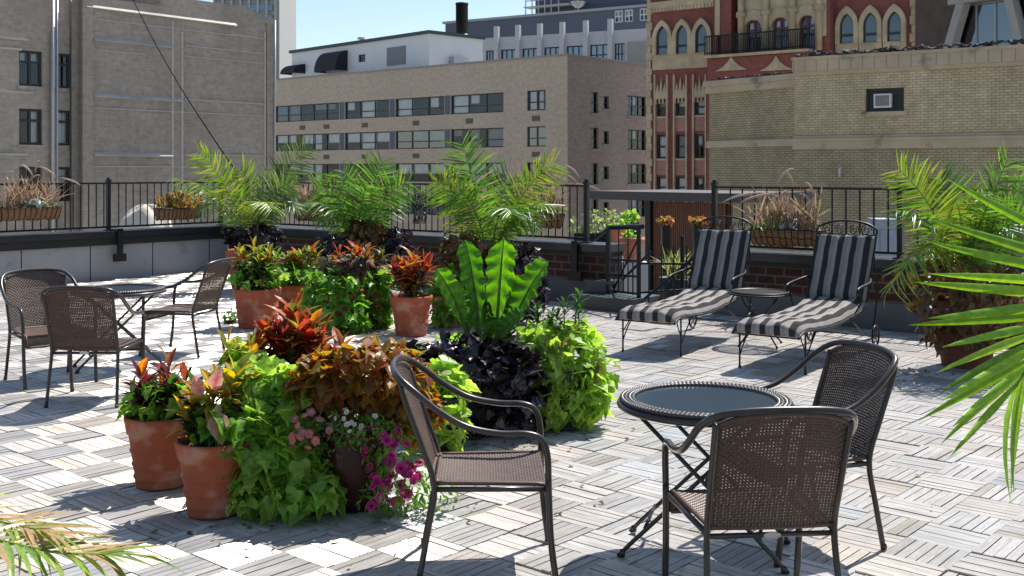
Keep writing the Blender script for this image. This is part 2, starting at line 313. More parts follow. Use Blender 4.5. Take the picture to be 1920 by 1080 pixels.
def cloud(mb, E, n, tm, size, ca, cb, rng, down=.55, up=.6, zmin=.012, inner=.3, spread=.62):
    E = np.array(E, float); ar = (E[:, 3] * E[:, 4] + E[:, 5] * (E[:, 3] + E[:, 4])); k = rng.choice(len(E), n * 3, p=ar / ar.sum())
    d = nz(rng.normal(size=(n * 3, 3))); q = E[k]
    rad = np.where(rng.random(n * 3) < inner, rng.uniform(.55, .85, n * 3), rng.uniform(.86, 1.06, n * 3))
    ph = rng.uniform(0, 6, 4); th_ = np.arctan2(d[:, 1], d[:, 0]); rad = rad * (1 + .13 * np.sin(3 * th_ + ph[0] + 2.2 * d[:, 2]) + .11 * np.sin(5 * th_ + ph[1] - 4 * d[:, 2]) + .08 * np.sin(7 * d[:, 2] + ph[2] + 2 * th_))
    p = q[:, :3] + q[:, 3:] * d * rad[:, None]
    ok = p[:, 2] > zmin
    for i in range(len(E)):
        r = np.linalg.norm((p - E[i, :3]) / E[i, 3:], axis=1); ok &= (k == i) | (r > .8)
    idx = np.nonzero(ok)[0][:n]; p = p[idx]; o = nz(d[idx] / q[idx][:, 3:]); m = len(p)
    y = nz(o * .8 + np.array([0, 0, -down * .8]) + rng.normal(0, spread, (m, 3))); nn = nz(o * .55 + np.array([0, 0, up * 1.5]) + np.array([.12, .15, 0]) + rng.normal(0, .4, (m, 3)))
    s = size * (.42 + .95 * rng.random(m)**1.3)
    A = pal(rng, ca, m, .22); old = rng.random(m) < .035; A[old] = A[old] * .5 + np.array([.16, .12, .02])
    inst(mb, tm, p - y * s[:, None] * .4, y, nn, s, A, pal(rng, cb, m, .22), rng)
def stems(mb, base, tops, r, rng):
    for t in tops:
        t = np.array(t); b = np.array(base) + np.r_[rng.normal(0, .03, 2), 0]; mid = (b + t) / 2 + np.r_[rng.normal(0, .02, 2), 0]; mb.tube([b, mid, t], [r, r * .8, r * .5], 5, smooth=3)
def croton(mb, sm, base, tops, rng, ca, cb, L=.16, n=18):
    n = int(n * 1.7); L = L * .8; tops = list(tops) + [tuple(np.array(q) + np.r_[rng.normal(0, .05, 2), -.04 - .05 * rng.random()]) for q in tops]
    stems(sm, base, tops, .007, rng)
    for t in tops:
        t = np.array(t, float); b = np.array(base); i = np.arange(n); a = i * 2.4 + rng.random() * 6; fr = i / n
        el_ = R(78) - fr * R(75) + rng.normal(0, .15, n); rad = np.c_[np.cos(a), np.sin(a), np.zeros(n)]
        P = t + (b - t) * (fr[:, None] * .55) + rad * .01
        y = rad * np.cos(el_)[:, None] + np.c_[np.zeros((n, 2)), np.sin(el_)]; nn = np.c_[np.zeros((n, 2)), np.ones(n)] * np.cos(el_)[:, None] - rad * np.sin(el_)[:, None] + rng.normal(0, .15, (n, 3))
        inst(mb, CROT, P, y, nn, L * rng.uniform(.7, 1.2, n), pal(rng, ca, n), pal(rng, cb, n), rng)
LIME = [(.27, .41, .06), (.33, .46, .085), (.20, .34, .05)]; GREEN = [(.08, .20, .022), (.12, .27, .03), (.16, .33, .04)]; DGREEN = [(.02, .055, .012), (.03, .08, .015)]
PURP = [(.012, .008, .012), (.02, .012, .018), (.03, .022, .028)]; REDC = [(.28, .034, .024), (.32, .07, .025), (.13, .016, .018), (.20, .05, .03), (.10, .09, .02)]; ORNG = [(.42, .13, .025), (.28, .075, .022), (.30, .19, .03)]
YEL = [(.42, .28, .025), (.24, .21, .025), (.20, .25, .03)]; RUST = [(.26, .085, .02), (.20, .06, .018), (.30, .13, .025)]; OLIV = [(.16, .12, .018), (.24, .17, .025), (.12, .07, .015)]; PINK = [(.5, .12, .13), (.55, .2, .18)]; MAG = [(.5, .012, .17), (.42, .01, .2), (.55, .03, .22)]
PCOL = [(.065, .165, .022), (.10, .225, .025), (.15, .29, .035), (.04, .105, .02)]
def terra(root, rt=.19, rb=.135, h=.37, mat=TERRA, n=40):
    p = [(0, .012), (rb, .012), (rb, .004), (rb * 1.01, .0)]
    q = lambda t: rb + (rt * .955 - rb) * t
    p += [(q(0), .006)]
    for t in (.14, .32, .52):
        p += [(q(t) + .000, h * t - .01), (q(t) + .006, h * t - .003), (q(t) + .006, h * t + .006), (q(t), h * t + .013)]
    p += [(q(.74), h * .74), (q(.76) + .010, h * .765), (rt + .002, h * .96), (rt, h), (rt - .016, h + .002), (rt - .024, h * .97), (rt - .028, h * .84)]
    MB().lathe(p, n).build("pot", mat, root, True)
    g = MB(); g.lathe([(rt - .02, h * .86), (rt * .6, h * .875), (.001, h * .88)], 24).build("soil", SOIL, root, True)
# ------------------------------------------------------------------ palm
def frond(base, tip, arch, rng, cols, n=34, L=.32, w=1.0, start=.22, dry=.06, root=None, side_up=.18, stiff=0.5):
    B, T = np.array(base, float), np.array(tip, float)
    C = (B + T) / 2 + np.array([0, 0, arch])
    C[:2] = B[:2] * .62 + T[:2] * .38
    t = np.linspace(0, 1, 60)[:, None]; P = (1 - t)**2 * B + 2 * t * (1 - t) * C + t**2 * T; tan = nz(np.gradient(P, axis=0))
    mb = MB(); mb.tube(P[::4], [.011 * w, .008 * w, .005 * w, .002 * w], 5, tint=np.array(cols[0]) * 1.1 + np.array([.03, .02, 0]))
    steep = (T - B)[2] > .72 * np.linalg.norm(T - B)
    hor = nz(np.cross(tan, [.25 * rng.normal(), 1., .3] if steep else [0, 0, 1.])); upv = nz(np.cross(hor, tan))
    ts = np.linspace(start, .985, n); idx = (ts * 59).astype(int)
    for sg in (-1, 1):
        u = (ts - start) / (1 - start); a = R(74) - u * R(34)
        sh = hor[idx] * sg + upv[idx] * side_up + rng.normal(0, .07, (n, 3))
        d = tan[idx] * np.cos(a)[:, None] + nz(sh) * np.sin(a)[:, None] + rng.normal(0, .05, (n, 3)) + np.array([0, 0, -.16])
        ln = L * (.66 + .5 * np.sin(np.pi * np.clip(u * .85 + .12, 0, 1))) * rng.uniform(.85, 1.1, n)
        c = pal(rng, cols, n, .16); tipc = c * np.array([1.25, 1.1, .9]); dr = rng.random(n) < dry; c[dr] = (.26, .19, .07); tipc[dr] = (.34, .25, .12)
        nn = upv[idx] - hor[idx] * sg * .35 + rng.normal(0, .12, (n, 3))
        tm = [(v * np.array([w, 1, 1]), f, e) for v, f, e in BLADE]
        inst(mb, tm, P[idx], d, nn, ln, c, tipc, rng)
    o = mb.build("frond", PALM, root, True)
    return o
# ================================================================== THE SETTING: street level, lower roof, deck
g = MB(); g.quad((-1500, -300, -16), (1500, -300, -16), (1500, 3500, -16), (-1500, 3500, -16)); struct("street_ground", g, ASPH)  # unseen ground, coloured pale so sunlight bounces up onto the facades
C0 = np.array([-5.2, 20.0]); WD = nz(np.array([9.8, -7.9])); WN = np.array([-WD[1], WD[0]])      # back wall line, outward normal
LD = nz(np.array([-2.6, -3.3])); LN = np.array([-LD[1], LD[0]]) * -1                              # left wall line
g = MB(); outl = [C0 + WN * .3 - LD * 0 + LN * .3, C0 + WD * 16 + WN * .3, np.array([12, -4]), np.array([-14, -4]), C0 + LD * 16 + LN * .3]
for z in (-.06,): g.add([(*p, z) for p in outl], [[4, 3, 2, 1, 0]])
for i in range(5):
    a, b = outl[i], outl[(i + 1) % 5]; g.quad((*a, -.06), (*b, -.06), (*b, -15.9), (*a, -15.9))
struct("roof_slab", g, M("dark deck underlay", (.03, .028, .026), .95, 0, (8, .4)))
th = .717; I2 = np.array([math.cos(th), -math.sin(th)]); J2 = np.array([math.sin(th), math.cos(th)]); O2 = np.array([-2.914, 6.765]); TS = .305
rng = np.random.default_rng(3); g = MB()
def inside_deck(p, m=.0): return (p - C0) @ WN < -m and (p - C0) @ LN < -m
SL = .0508; V, Ff, U, T = [], [], [], []
for i in range(-40, 60):
    for j in range(-30, 60):
        c = O2 + (i + .5) * TS * I2 + (j + .5) * TS * J2
        if c[1] < 3.0 or c[1] > 20 or abs(c[0]) > c[1] * .47 + 1.6 or not inside_deck(c, .08): continue
        a, b = (I2, J2) if (i + j) % 2 == 0 else (J2, I2)
        tx, ty = rng.normal(0, .008, 2); dz = rng.normal(0, .0022); base = np.array([.43, .40, .365]) * rng.normal(1, .055) * (1 + np.array([.03, 0, -.03]) * rng.normal(0, .9))
        if rng.random() < .05: tx *= 3
        for k in range(6):
            o = -TS / 2 + k * SL + .0025 + rng.normal(0, .0008); w = SL - .005; L = TS - .004
            e = rng.normal(0, .0014); u0 = rng.random() * 40
            tint = np.clip(base * rng.normal(1, .06), .05, .7)
            if rng.random() < .04: tint = tint * np.array([.86, .82, .74])
            q = []
            for (s, r_) in ((-L / 2, o), (L / 2, o), (L / 2, o + w), (-L / 2, o + w)):
                pt = c + a * s + b * r_; q.append((pt[0], pt[1], s * tx + r_ * ty + dz + e))
            q = np.array(q); lo = q - np.array([0, 0, .03]); n0 = len(V) * 8
            V.append(np.vstack([q, lo])); h = .012
            U.append([(u0, o), (u0 + L, o), (u0 + L, o + w), (u0, o + w)] * 2)
            T.append(np.repeat(tint[None], 8, 0))
            Ff += [[n0, n0 + 1, n0 + 2, n0 + 3], [n0, n0 + 4, n0 + 5, n0 + 1], [n0 + 1, n0 + 5, n0 + 6, n0 + 2], [n0 + 2, n0 + 6, n0 + 7, n0 + 3], [n0 + 3, n0 + 7, n0 + 4, n0]]
V = np.vstack(V); Ff = np.array(Ff)
nrm = np.cross(V[Ff[0][1]] - V[Ff[0][0]], V[Ff[0][2]] - V[Ff[0][0]])
g.add(V, Ff, np.vstack(T), np.vstack([np.array(u) for u in U])); struct("deck_floor", g, WOOD)
# lower roof beyond the parapets
g = MB(); a = C0 + WN * .5 + LN * 4; b = C0 + WD * 20 + WN * .5
g.add([(-26, 19, -1.2), (b[0], b[1], -1.2), (b[0] + 10, b[1] + 16, -1.2), (-12, 40, -1.2)], [[0, 1, 2, 3]]); struct("lower_roof", g, ROOFG)  # roofing colour kept pale to bounce sunlight onto the facades

# ------------------------------------------------------------------ parapets and railings
def wallbox(mb, A, Bp, out, z0, z1, d0, d1, uvs=False, mi=0):   # a slab along A-B between offsets d0..d1 (outward)
    A, Bp = np.array(A), np.array(Bp); L = np.linalg.norm(Bp - A)
    p = lambda q, d, z: (*(q + out * d), z)
    uv = [(0, z0), (L, z0), (L, z1), (0, z1)]
    mb.quad(p(A, d0, z0), p(Bp, d0, z0), p(Bp, d0, z1), p(A, d0, z1), uv, mi); mb.quad(p(Bp, d1, z0), p(A, d1, z0), p(A, d1, z1), p(Bp, d1, z1), uv, mi)
    mb.quad(p(A, d0, z1), p(Bp, d0, z1), p(Bp, d1, z1), p(A, d1, z1), [(0, 0), (L, 0), (L, .3), (0, .3)], mi)
    mb.quad(p(A, d1, z0), p(A, d0, z0), p(A, d0, z1), p(A, d1, z1), [(0, z0), (.3, z0), (.3, z1), (0, z1)], mi); mb.quad(p(Bp, d0, z0), p(Bp, d1, z0), p(Bp, d1, z1), p(Bp, d0, z1), [(0, z0), (.3, z0), (.3, z1), (0, z1)], mi)
def along(u, z=0): # point of back wall line at pixel column u
    k = (u - 960) / F; s = (k * C0[1] - C0[0]) / (WD[0] - k * WD[1]); return C0 + WD * s
def parapet(name, label, A, B, out, brick):
    r = thing(name, label, "parapet wall", (*A, 0))
    m = MB(); wallbox(m, A, B, out, -.05, .30 if brick else .57, 0, .28); 
    m.build("wall_base" if brick else "wall_panel", BASEM if brick else PANEL, r, world=True)
    if brick:
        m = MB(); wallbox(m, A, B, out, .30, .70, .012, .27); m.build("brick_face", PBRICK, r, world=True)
    m = MB(); wallbox(m, A, B, out, .57 if not brick else .64, .70, -.05, .30)
    m.build("fascia", FASC, r, world=True)
    m = MB(); wallbox(m, A, B, out, .70, .775, -.09, .36); wallbox(m, A, B, out, .775, .80, -.11, .40); m.build("cap", CAPM, r, world=True)
    return r
LE = C0 + LD * 8.5
pl = parapet("parapet_wall", "grey panelled parapet along the left edge of the deck with dark fascia and cap", C0, LE, LN, False)
m = MB()
L_ = 8.5
for s in np.arange(.4, 8.4, 1.16):
    p = C0 + LD * s; wallbox(m, p, p + LD * .014, LN, .0, .565, -.004, .01)
m.build("panel_joint", DARK, pl, world=True)
gapA, gapB = along(1146), along(1336)
pb = parapet("parapet_wall", "red brick parapet with dark cap behind the palm planters, left of the stair opening", C0, gapA, WN, True)
WE = C0 + WD * 17
pr = parapet("parapet_wall", "red brick parapet with dark cap behind the striped loungers", gapB, WE, WN, True)
BAL = MB().tube([(0, 0, .86), (0, 0, 1.575)], .0115, 4).mesh("baluster", [IRON], False, (0, 0, 0))
POSTM = MB(); POSTM.box((0, 0, 1.2), (.06, .06, .83)); POSTM.box((0, 0, 1.63), (.075, .075, .03)); POSTM.lathe([(.03, 1.645), (.034, 1.66), (.02, 1.685), (0, 1.69)], 8); POSTM.box((0, 0, .808), (.13, .13, .012))
POSTM = POSTM.mesh("post", [IRON], False, (0, 0, 0))
def mo(name, me, par, loc, rz=0):
    o = bpy.data.objects.new(name, me); COL.objects.link(o); o.parent = par; o.location = loc; o.rotation_euler = (0, 0, rz); return o
def railing(label, A, B, out, posts, off=.14, sp=.125):
    A, B = np.array(A) + out * off, np.array(B) + out * off; r = thing("iron_railing", label, "railing", (*A, 0)); L = np.linalg.norm(B - A); d = (B - A) / L; rz = math.atan2(d[1], d[0])
    for nm, z, h in (("top_rail", 1.59, .028), ("bottom_rail", .86, .03)):
        m = MB(); m.box((0, 0, 0), (L, .04, h)); o = m.build(nm, IRON, r); o.location = (*(d * L / 2), z); o.rotation_euler = (0, 0, rz)
    n = int(L / sp)
    for k in range(n):
        s = (k + .5) * L / n
        if min(abs(s - q) for q in posts) < .06: continue
        mo("baluster", BAL, r, (*(d * s), 0), rz)
    for q in posts: mo("post", POSTM, r, (*(d * q), 0), rz)
    return r, A, d
def sat(u, A, d):
    k = (u - 960) / F; return (k * A[1] - A[0]) / (d[0] - k * d[1])
q = sat(203, C0 + LN * .14, LD)
railing("black iron railing on the grey left parapet", C0, LE, LN, [.05, q, q + 3.0], sp=.135)
L1 = np.linalg.norm(gapA - C0)
qb = sat(1103, C0 + WN * .14, WD)
rb, RA, Rd = railing("black iron railing with scroll panel behind the palms", C0, C0 + WD * qb, WN, [.35, qb * .5, qb - .03], sp=.125)
# scroll ornament in the middle of the back railing
m = MB(); sc_ = sat(788, RA, Rd)
for sx in (-1, 1):
    for zc, rr in ((1.05, .10), (1.22, .075), (1.38, .10)):
        t = np.linspace(0, 4.2 * math.pi, 40); rad = rr * (1 - t / t[-1] * .75)
        m.tube([(*(Rd * (sc_ + sx * (.02 + rr * .55) + rad_ * math.cos(a) * sx * .6)), zc + rad_ * math.sin(a)) for a, rad_ in zip(t, rad)], .009, 4)
m.build("scroll_panel", IRON, rb)
q1 = sat(1336, C0 + WN * .14, WD); q2 = sat(1688, C0 + WN * .14, WD)
railing("black iron railing on the brick parapet behind the striped loungers", C0 + WD * q1, C0 + WD * (q1 + 7), WN, [.03, q2 - q1, q2 - q1 + 2.6], sp=.165)
def bracket(label, P, d, out):
    r = thing("post_bracket", label, "bracket", (*(P), 0)); rz = math.atan2(d[1], d[0])
    m = MB(); m.box((0, -.13, .62), (.09, .04, .44)); o = m.build("strap", IRON, r); o.rotation_euler = (0, 0, rz)
    m = MB(); m.box((0, -.12, .36), (.22, .05, .13)); o = m.build("foot_plate", IRON, r); o.rotation_euler = (0, 0, rz)
    m = MB(); m.box((0, .0, .815), (.1, .30, .02)); o = m.build("top_arm", IRON, r); o.rotation_euler = (0, 0, rz)
s = sat(217, C0, LD); bracket("black steel bracket strapped to the face of the grey left parapet", C0 + LD * s, -LD, LN)
bracket("black steel bracket strapped over the brick parapet beside the stair opening", along(1088), WD, WN)

# ================================================================== BUILDINGS
class FR:   # a facade plane: origin, direction along it, inward normal
    def __init__(s, u0, Y0, u1, Y1, flip=False):
        a, b = at(u0, HZ, Y0)[:2], at(u1, HZ, Y1)[:2]; s.o = a; s.L = np.linalg.norm(b - a); s.d = (b - a) / s.L; s.n = np.array([-s.d[1], s.d[0]])
        if s.n @ a < 0: s.n = -s.n
    def s(s_, u):
        k = (u - 960) / F; return (k * s_.o[1] - s_.o[0]) / (s_.d[0] - k * s_.d[1])
    def z(s_, u, v):
        Y = s_.o[1] + s_.d[1] * s_.s(u); return H - (v - HZ) * Y / F
    def sz(s_, u, v): return s_.s(u), s_.z(u, v)
    def p(s_, s, z, d=0): q = s_.o + s_.d * s + s_.n * d; return (q[0], q[1], z)
    def sub(s_, s0, flipd=1):
        f = object.__new__(FR); f.o = s_.o + s_.d * s0; f.d = s_.n * 1.0; f.n = -s_.d * flipd; f.L = 1; return f
def slab(mb, f, s0, s1, z0, z1, d0, d1, mi=0):
    c = [f.p(s, z, d) for d in (d0, d1) for (s, z) in ((s0, z0), (s1, z0), (s1, z1), (s0, z1))]
    u = [(s0, z0), (s1, z0), (s1, z1), (s0, z1)]
    for idx, uv in (((0, 1, 2, 3), u), ((5, 4, 7, 6), u), ((3, 2, 6, 7), [(s0, 0), (s1, 0), (s1, d1 - d0), (s0, d1 - d0)]), ((1, 0, 4, 5), u), ((4, 0, 3, 7), [(d1, z0), (d0, z0), (d0, z1), (d1, z1)]), ((1, 5, 6, 2), [(d0, z0), (d1, z0), (d1, z1), (d0, z1)])):
        mb.quad(*[c[i] for i in idx], uv, mi)
def facade(mb, f, s0, s1, z0, z1, holes, dep=.25, room=1.2, d=0):
    ss = sorted({s0, s1, *[h[0] for h in holes], *[h[1] for h in holes]}); zs = sorted({z0, z1, *[h[2] for h in holes], *[h[3] for h in holes]})
    for a, b in zip(ss, ss[1:]):
        for c, e in zip(zs, zs[1:]):
            x, y = (a + b) / 2, (c + e) / 2
            if any(h[0] < x < h[1] and h[2] < y < h[3] for h in holes): continue
            mb.quad(f.p(a, c, d), f.p(b, c, d), f.p(b, e, d), f.p(a, e, d), [(a, c), (b, c), (b, e), (a, e)])
    for a, b, c, e in holes:
        for (p0, p1) in (((a, c), (b, c)), ((b, c), (b, e)), ((b, e), (a, e)), ((a, e), (a, c))):
            mb.quad(f.p(*p0, d), f.p(*p1, d), f.p(*p1, d + dep), f.p(*p0, d + dep), [(p0[0], p0[1]), (p1[0], p1[1]), (p1[0] + .1, p1[1] + .1), (p0[0] + .1, p0[1] + .1)])
            mb.quad(f.p(*p0, d + dep), f.p(*p1, d + dep), f.p(*p1, d + room), f.p(*p0, d + room), None, 1)
        mb.quad(f.p(a, c, d + room), f.p(b, c, d + room), f.p(b, e, d + room), f.p(a, e, d + room), None, 1)
def window(root, f, a, b, c, e, cols=1, rows=(.5,), dep=.12, fw=.07, glass=None, cur=None, rr=random, d=0, sill=None, mat=None):
    m = MB(); mat = mat or WFR
    for (s0, s1, z0, z1) in [(a, b, c, c + fw), (a, b, e - fw, e), (a, a + fw, c + fw, e - fw), (b - fw, b, c + fw, e - fw)]: slab(m, f, s0, s1, z0, z1, d + dep, d + dep + .08)
    for k in range(1, cols):
        s = a + (b - a) * k / cols; slab(m, f, s - fw / 2, s + fw / 2, c + fw, e - fw, d + dep - .01, d + dep + .07)
    w = m.build("window", mat, root, world=True)
    m = MB(); m.quad(f.p(a + .02, c + .02, d + dep + .05), f.p(b - .02, c + .02, d + dep + .05), f.p(b - .02, e - .02, d + dep + .05), f.p(a + .02, e - .02, d + dep + .05)); p = m.build("pane", glass or GLASS, w, world=False)
    for v in p.data.vertices: v.co -= root.location
    got = False; cw = (b - a) / cols
    for r_ in rows:
        m = MB(); z = c + (e - c) * r_
        for k in range(cols): slab(m, f, a + cw * k + fw / 2 - .001, a + cw * (k + 1) - fw / 2 + .001, z - fw / 2, z + fw / 2, d + dep + .012, d + dep + .045)
        o = m.build("sash_bar", mat, w)
        for v in o.data.vertices: v.co -= root.location
    m = MB()
    for k in range(cols):
        if cur is not None and rr.random() > cur: continue
        got = True; h = rr.choice([.0, .0, .35, .5, .5, .62]); x0 = a + cw * k + fw; x1 = a + cw * (k + 1) - fw
        if rr.random() < .25: x1 = x0 + (x1 - x0) * .5
        z0 = c + (e - c) * h + .04; y = d + dep + .22; n = 10; G = [[f.p(x0 + (x1 - x0) * i / n, z, y + .03 * math.sin(i * 2.1)) for i in range(n + 1)] for z in (z0, e - .03)]
        m.grid(G)
    if got and cur:
        o = m.build("curtain", CURT if rr.random() < .75 else CURT2, w)
        for v in o.data.vertices: v.co -= root.location
    if sill:
        m = MB(); slab(m, f, a - .1, b + .1, c - .14, c - .003, d - .08, d + .05); o = m.build("sill", sill, w)
        for v in o.data.vertices: v.co -= root.location
    return w
GZ = -16.0
rr = random.Random(5)
# ---- left grey brown building
f = FR(158, 55, 517, 64.5)
r = thing("brick_building", "tall grey brown brick building with blank panelled side wall and drainpipes at the left", "building", (*f.o, GZ))
ztop = f.z(160, -8); L = f.s(513)
mat = [GREYB, DARK]
m = MB(); f2 = FR(158, 55, 517, 64.5)
# roofline steps down at its right end
zlow = f.z(513, 34); facade(m, f, 0, L, GZ, zlow, []); slab(m, f, 0, f.s(474), zlow, f.z(474, 15), 0, .6); slab(m, f, f.s(474) + .001, f.s(492), zlow, (zlow + f.z(474, 15)) / 2, 0, .6); slab(m, f, 0, f.s(300), f.z(474, 15), ztop, .0, .6); slab(m, f, 0, L, GZ, zlow - .01, .3, 14)
m.build("side_wall", GREYB, r, world=True)
fl = FR(158, 55, 517, 64.5); fl.o = fl.o + fl.n * .35
holes = []; wins = []
for v0, v1 in ((97, 163), (205, 272), (313, 378), (-12, 54)):
    for u0, u1 in ((36, 80), (108, 133)):
        a, b = fl.s(u0), fl.s(u1); c, e = fl.z(80, v1), fl.z(80, v0)
        if v0 < 0: continue
        holes.append((a, b, c, e)); wins.append((a, b, c, e, 2 if u0 == 36 else 1))
m = MB(); facade(m, fl, fl.s(-220), -.001, GZ, ztop + .5, holes); m.build("recessed_wall", mat, r, world=True)
for a, b, c, e, k in wins: window(r, fl, a, b, c, e, k, (.68,), .15, .12, None, .75, rr, sill=GREYB)
for (u0, v0, u1, v1, dd, hh) in ((160, 9, 442, 39, .16, .10), (174, 70, 322, 82, .15, .11), (345, 84, 497, 98, .08, .07), (174, 176, 343, 184, .15, .11), (345, 185, 494, 192, .10, .08), (174, 287, 323, 290, .15, .11), (345, 289, 494, 292, .1, .08),
    (174, 92, 270, 99, .05, .06), (172, 34, 495, 66, .05, .06), (345, 104, 494, 115, .05, .06), (174, 201, 494, 213, .05, .06), (174, 311, 494, 313, .05, .06)):
    m = MB(); s0, s1 = f.s(u0), f.s(u1); z = f.z(u0, v0)
    if hh < .09: slab(m, f, s0, s1, z - hh, z, -dd, .02); m.build("string_course", M("faded brick course", (.43, .385, .335), .9) if "faded brick course" not in bpy.data.materials else bpy.data.materials["faded brick course"], r, world=True); continue
    k0 = [f.p(s, z - hh, -dd) for s in (s0, s1)] + [f.p(s, z + .04, .01) for s in (s1, s0)]; k1 = [f.p(s, z - hh - .05, -dd) for s in (s0, s1)]; m.quad(*k0); m.quad(k1[0], k1[1], k0[1], k0[0]); m.quad(f.p(s0, z - hh - .05, .01), f.p(s1, z - hh - .05, .01), k1[1], k1[0]); m.build("string_course", M("weathered limestone", (.40, .38, .34), .8, 0, (.25, .5)) if u0 == 160 else bpy.data.materials["weathered limestone"], r, world=True)
for u in (172, 323, 341, 496):
    m = MB(); s0 = f.s(u); slab(m, f, s0 - .06, s0 + .06, GZ, f.z(u, 40 if u < 330 else 60), -.06, .02); m.build("pilaster_strip", M("pale brick strip", (.46, .41, .36), .9) if u == 172 else bpy.data.materials["pale brick strip"], r, world=True)
for u in (163, 506):
    m = MB(); s0 = f.s(u); slab(m, f, s0 - .28, s0 + .28, GZ, f.z(450, 36), -.12, .01); m.build("corner_pier", GREYB, r, world=True)
for u, rad, mt in ((95, .10, PIPE), (103, .055, PIPE), (128, .05, WFR), (511, .06, PIPE)):
    ff = fl if u < 150 else f; m = MB(); s0 = ff.s(u); m.tube([ff.p(s0, GZ, -.22), ff.p(s0, ff.z(u, 200), -.22), ff.p(s0, ztop, -.22)], rad, 8); m.build("drainpipe", mt, r, True, world=True)
for u0, v0, u1 in ((0, 73, 52), (0, 92, 40), (0, 288, 50), (0, 172, 60)):
    m = MB(); slab(m, fl, fl.s(u0 - 100), fl.s(u1), fl.z(50, v0) - .1, fl.z(50, v0), -.08, .02); m.build("string_course", bpy.data.materials["weathered limestone"], r, world=True)
# ---- glass tower far behind it
f = FR(400, 150, 523, 150)
r = thing("glass_tower", "far pale tower with bands of greenish glass peeking above the left building", "tower", (*f.o, GZ))
m = MB(); slab(m, f, 0, f.L, GZ, f.z(520, -120), .3, 12); m.build("core", M("pale precast", (.36, .36, .34), .8), r, world=True)
for k in range(14):
    z = f.z(520, 140 - k * 20); w = MB(); slab(w, f, .3, f.L - .9, z, z + .85, .0, .35); o = w.build("window", BGLASS, r, world=True)
for k in range(8):
    s = f.L * k / 7.5; w = MB(); slab(w, f, s, s + .25, GZ, f.z(520, -120), -.15, .3); w.build("mullion", bpy.data.materials["pale precast"], r, world=True)
# ---- tan apartment block in the middle
f = FR(500, 112, 1064, 87); Lf = f.L
r = thing("apartment_block", "tan brick apartment block with rows of dark framed windows in the centre", "building", (*f.o, GZ))
zt = f.z(1064, 104); B0 = 1e-3
rows = [(f.z(944, 173), f.z(944, 210)), (f.z(944, 239), f.z(944, 276)), (f.z(944, 305), f.z(944, 342)), (f.z(944, 371), f.z(944, 408))]
groups = [(470, 505, 1), (515, 636, 5), (646, 730, 3), (741, 833, 3), (845, 944, 3), (988, 1023, 2)]
holes = []; ww = []
for e, c in rows:
    for u0, u1, k in groups:
        a, b = f.s(u0), f.s(u1)
        if a < 0: continue
        holes.append((a, b, c, e)); ww.append((a, b, c, e, k, u0))
m = MB(); facade(m, f, 0, Lf, GZ, zt, holes); 
fs = f.sub(Lf); 
side = []; sw = []
for vs in ((172, 212), (239, 279), (306, 346), (374, 412)):
    for u0, u1, k, hh in ((1108, 1122, 1, 1), (1131, 1142, 1, .72), (1177, 1212, 3, 1)):
        a, b = fs.s(u0), fs.s(u1); e, c = fs.z(1108, vs[0]), fs.z(1108, vs[1])
        if hh < 1: e -= .25; c = e - (e - c) * hh
        side.append((a, b, c, e)); sw.append((a, b, c, e, k))
m.build("front_wall", [TANB, DARK], r, world=True)
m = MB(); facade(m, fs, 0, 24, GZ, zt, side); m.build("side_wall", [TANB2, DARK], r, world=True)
m = MB(); m.quad(f.p(0, zt - .5), f.p(Lf, zt - .5), f.p(Lf, zt - .5, 24), f.p(0, zt - .5, 24)); m.build("roof", ROOFG, r, world=True)
m = MB(); slab(m, f, 0, Lf + .1, zt, zt + .16, -.1, .35); slab(m, fs, .351, 24, zt, zt + .16, -.1, .35); m.build("coping", M("grey coping", (.25, .235, .22), .8), r, world=True)
for a, b, c, e, k, u0 in ww: window(r, f, a, b, c, e, k, (.42,) if k < 3 else (.4,), .14, .09, BGLASS if rr.random() < .15 else GLASS, .78, rr)
for a, b, c, e, k in sw: window(r, fs, a, b, c, e, k, (.5,), .2, .09, None, .35, rr, sill=CONC)
for (e, c) in rows:      # blue grey infill panels between the window groups
    for u0, u1 in ((637, 645), (731, 740), (834, 844)):
        m = MB(); slab(m, f, f.s(u0), f.s(u1), c, e, -.02, .02); m.build("infill_panel", SLATE, r, world=True)
    for u in (567, 612, 684, 780, 880, 1005):
        m = MB(); s0 = f.s(u); slab(m, f, s0 - .42, s0 + .42, c - .85, c - .42, -.02, .02)
        for j in range(5): slab(m, f, s0 - .4, s0 + .4, c - .83 + j * .08, c - .80 + j * .08, -.05, -.02)
        m.build("vent_grille", M("bronze grille", (.12, .09, .07), .6) if "bronze grille" not in bpy.data.materials else bpy.data.materials["bronze grille"], r, world=True)
# penthouse on its roof
pf = FR(547, 118, 805, 101); ps = pf.sub(pf.L)
r2 = thing("penthouse", "white rooftop penthouse with dark roof edge and black awnings on the tan apartment block", "penthouse", (*pf.o, zt - .5))
zp = pf.z(805, 63); ls = ps.s(905); hs = []
for u0, v0, u1, v1 in ((672, 103, 685, 117), (600, 108, 613, 122)):
    hs.append((pf.s(u0), pf.s(u1), pf.z(u0, v1), pf.z(u0, v0)))
m = MB(); facade(m, pf, 0, pf.L, zt - .5, zp, hs, .2); facade(m, ps, 0, ls, zt - .5, zp - .0, [], .2); m.build("wall", [WHITEW, DARK], r2, world=True)
m = MB(); slab(m, pf, -.2, pf.L + .2, zp, zp + .3, -.25, ls + .2); m.build("roof", M("dark roof edge", (.03, .05, .055), .6), r2, world=True)
for h in hs: window(r2, pf, *h, 1, (.5,), .1, .1, None, None, rr)
m = MB(); s0, s1 = pf.s(726), pf.s(761); slab(m, pf, s0, s1, pf.z(726, 124), pf.z(726, 90), -.06, .02)
for j in range(14): z = pf.z(726, 124) + j * .13; slab(m, pf, s0 + .05, s1 - .05, z, z + .05, -.11, -.06)
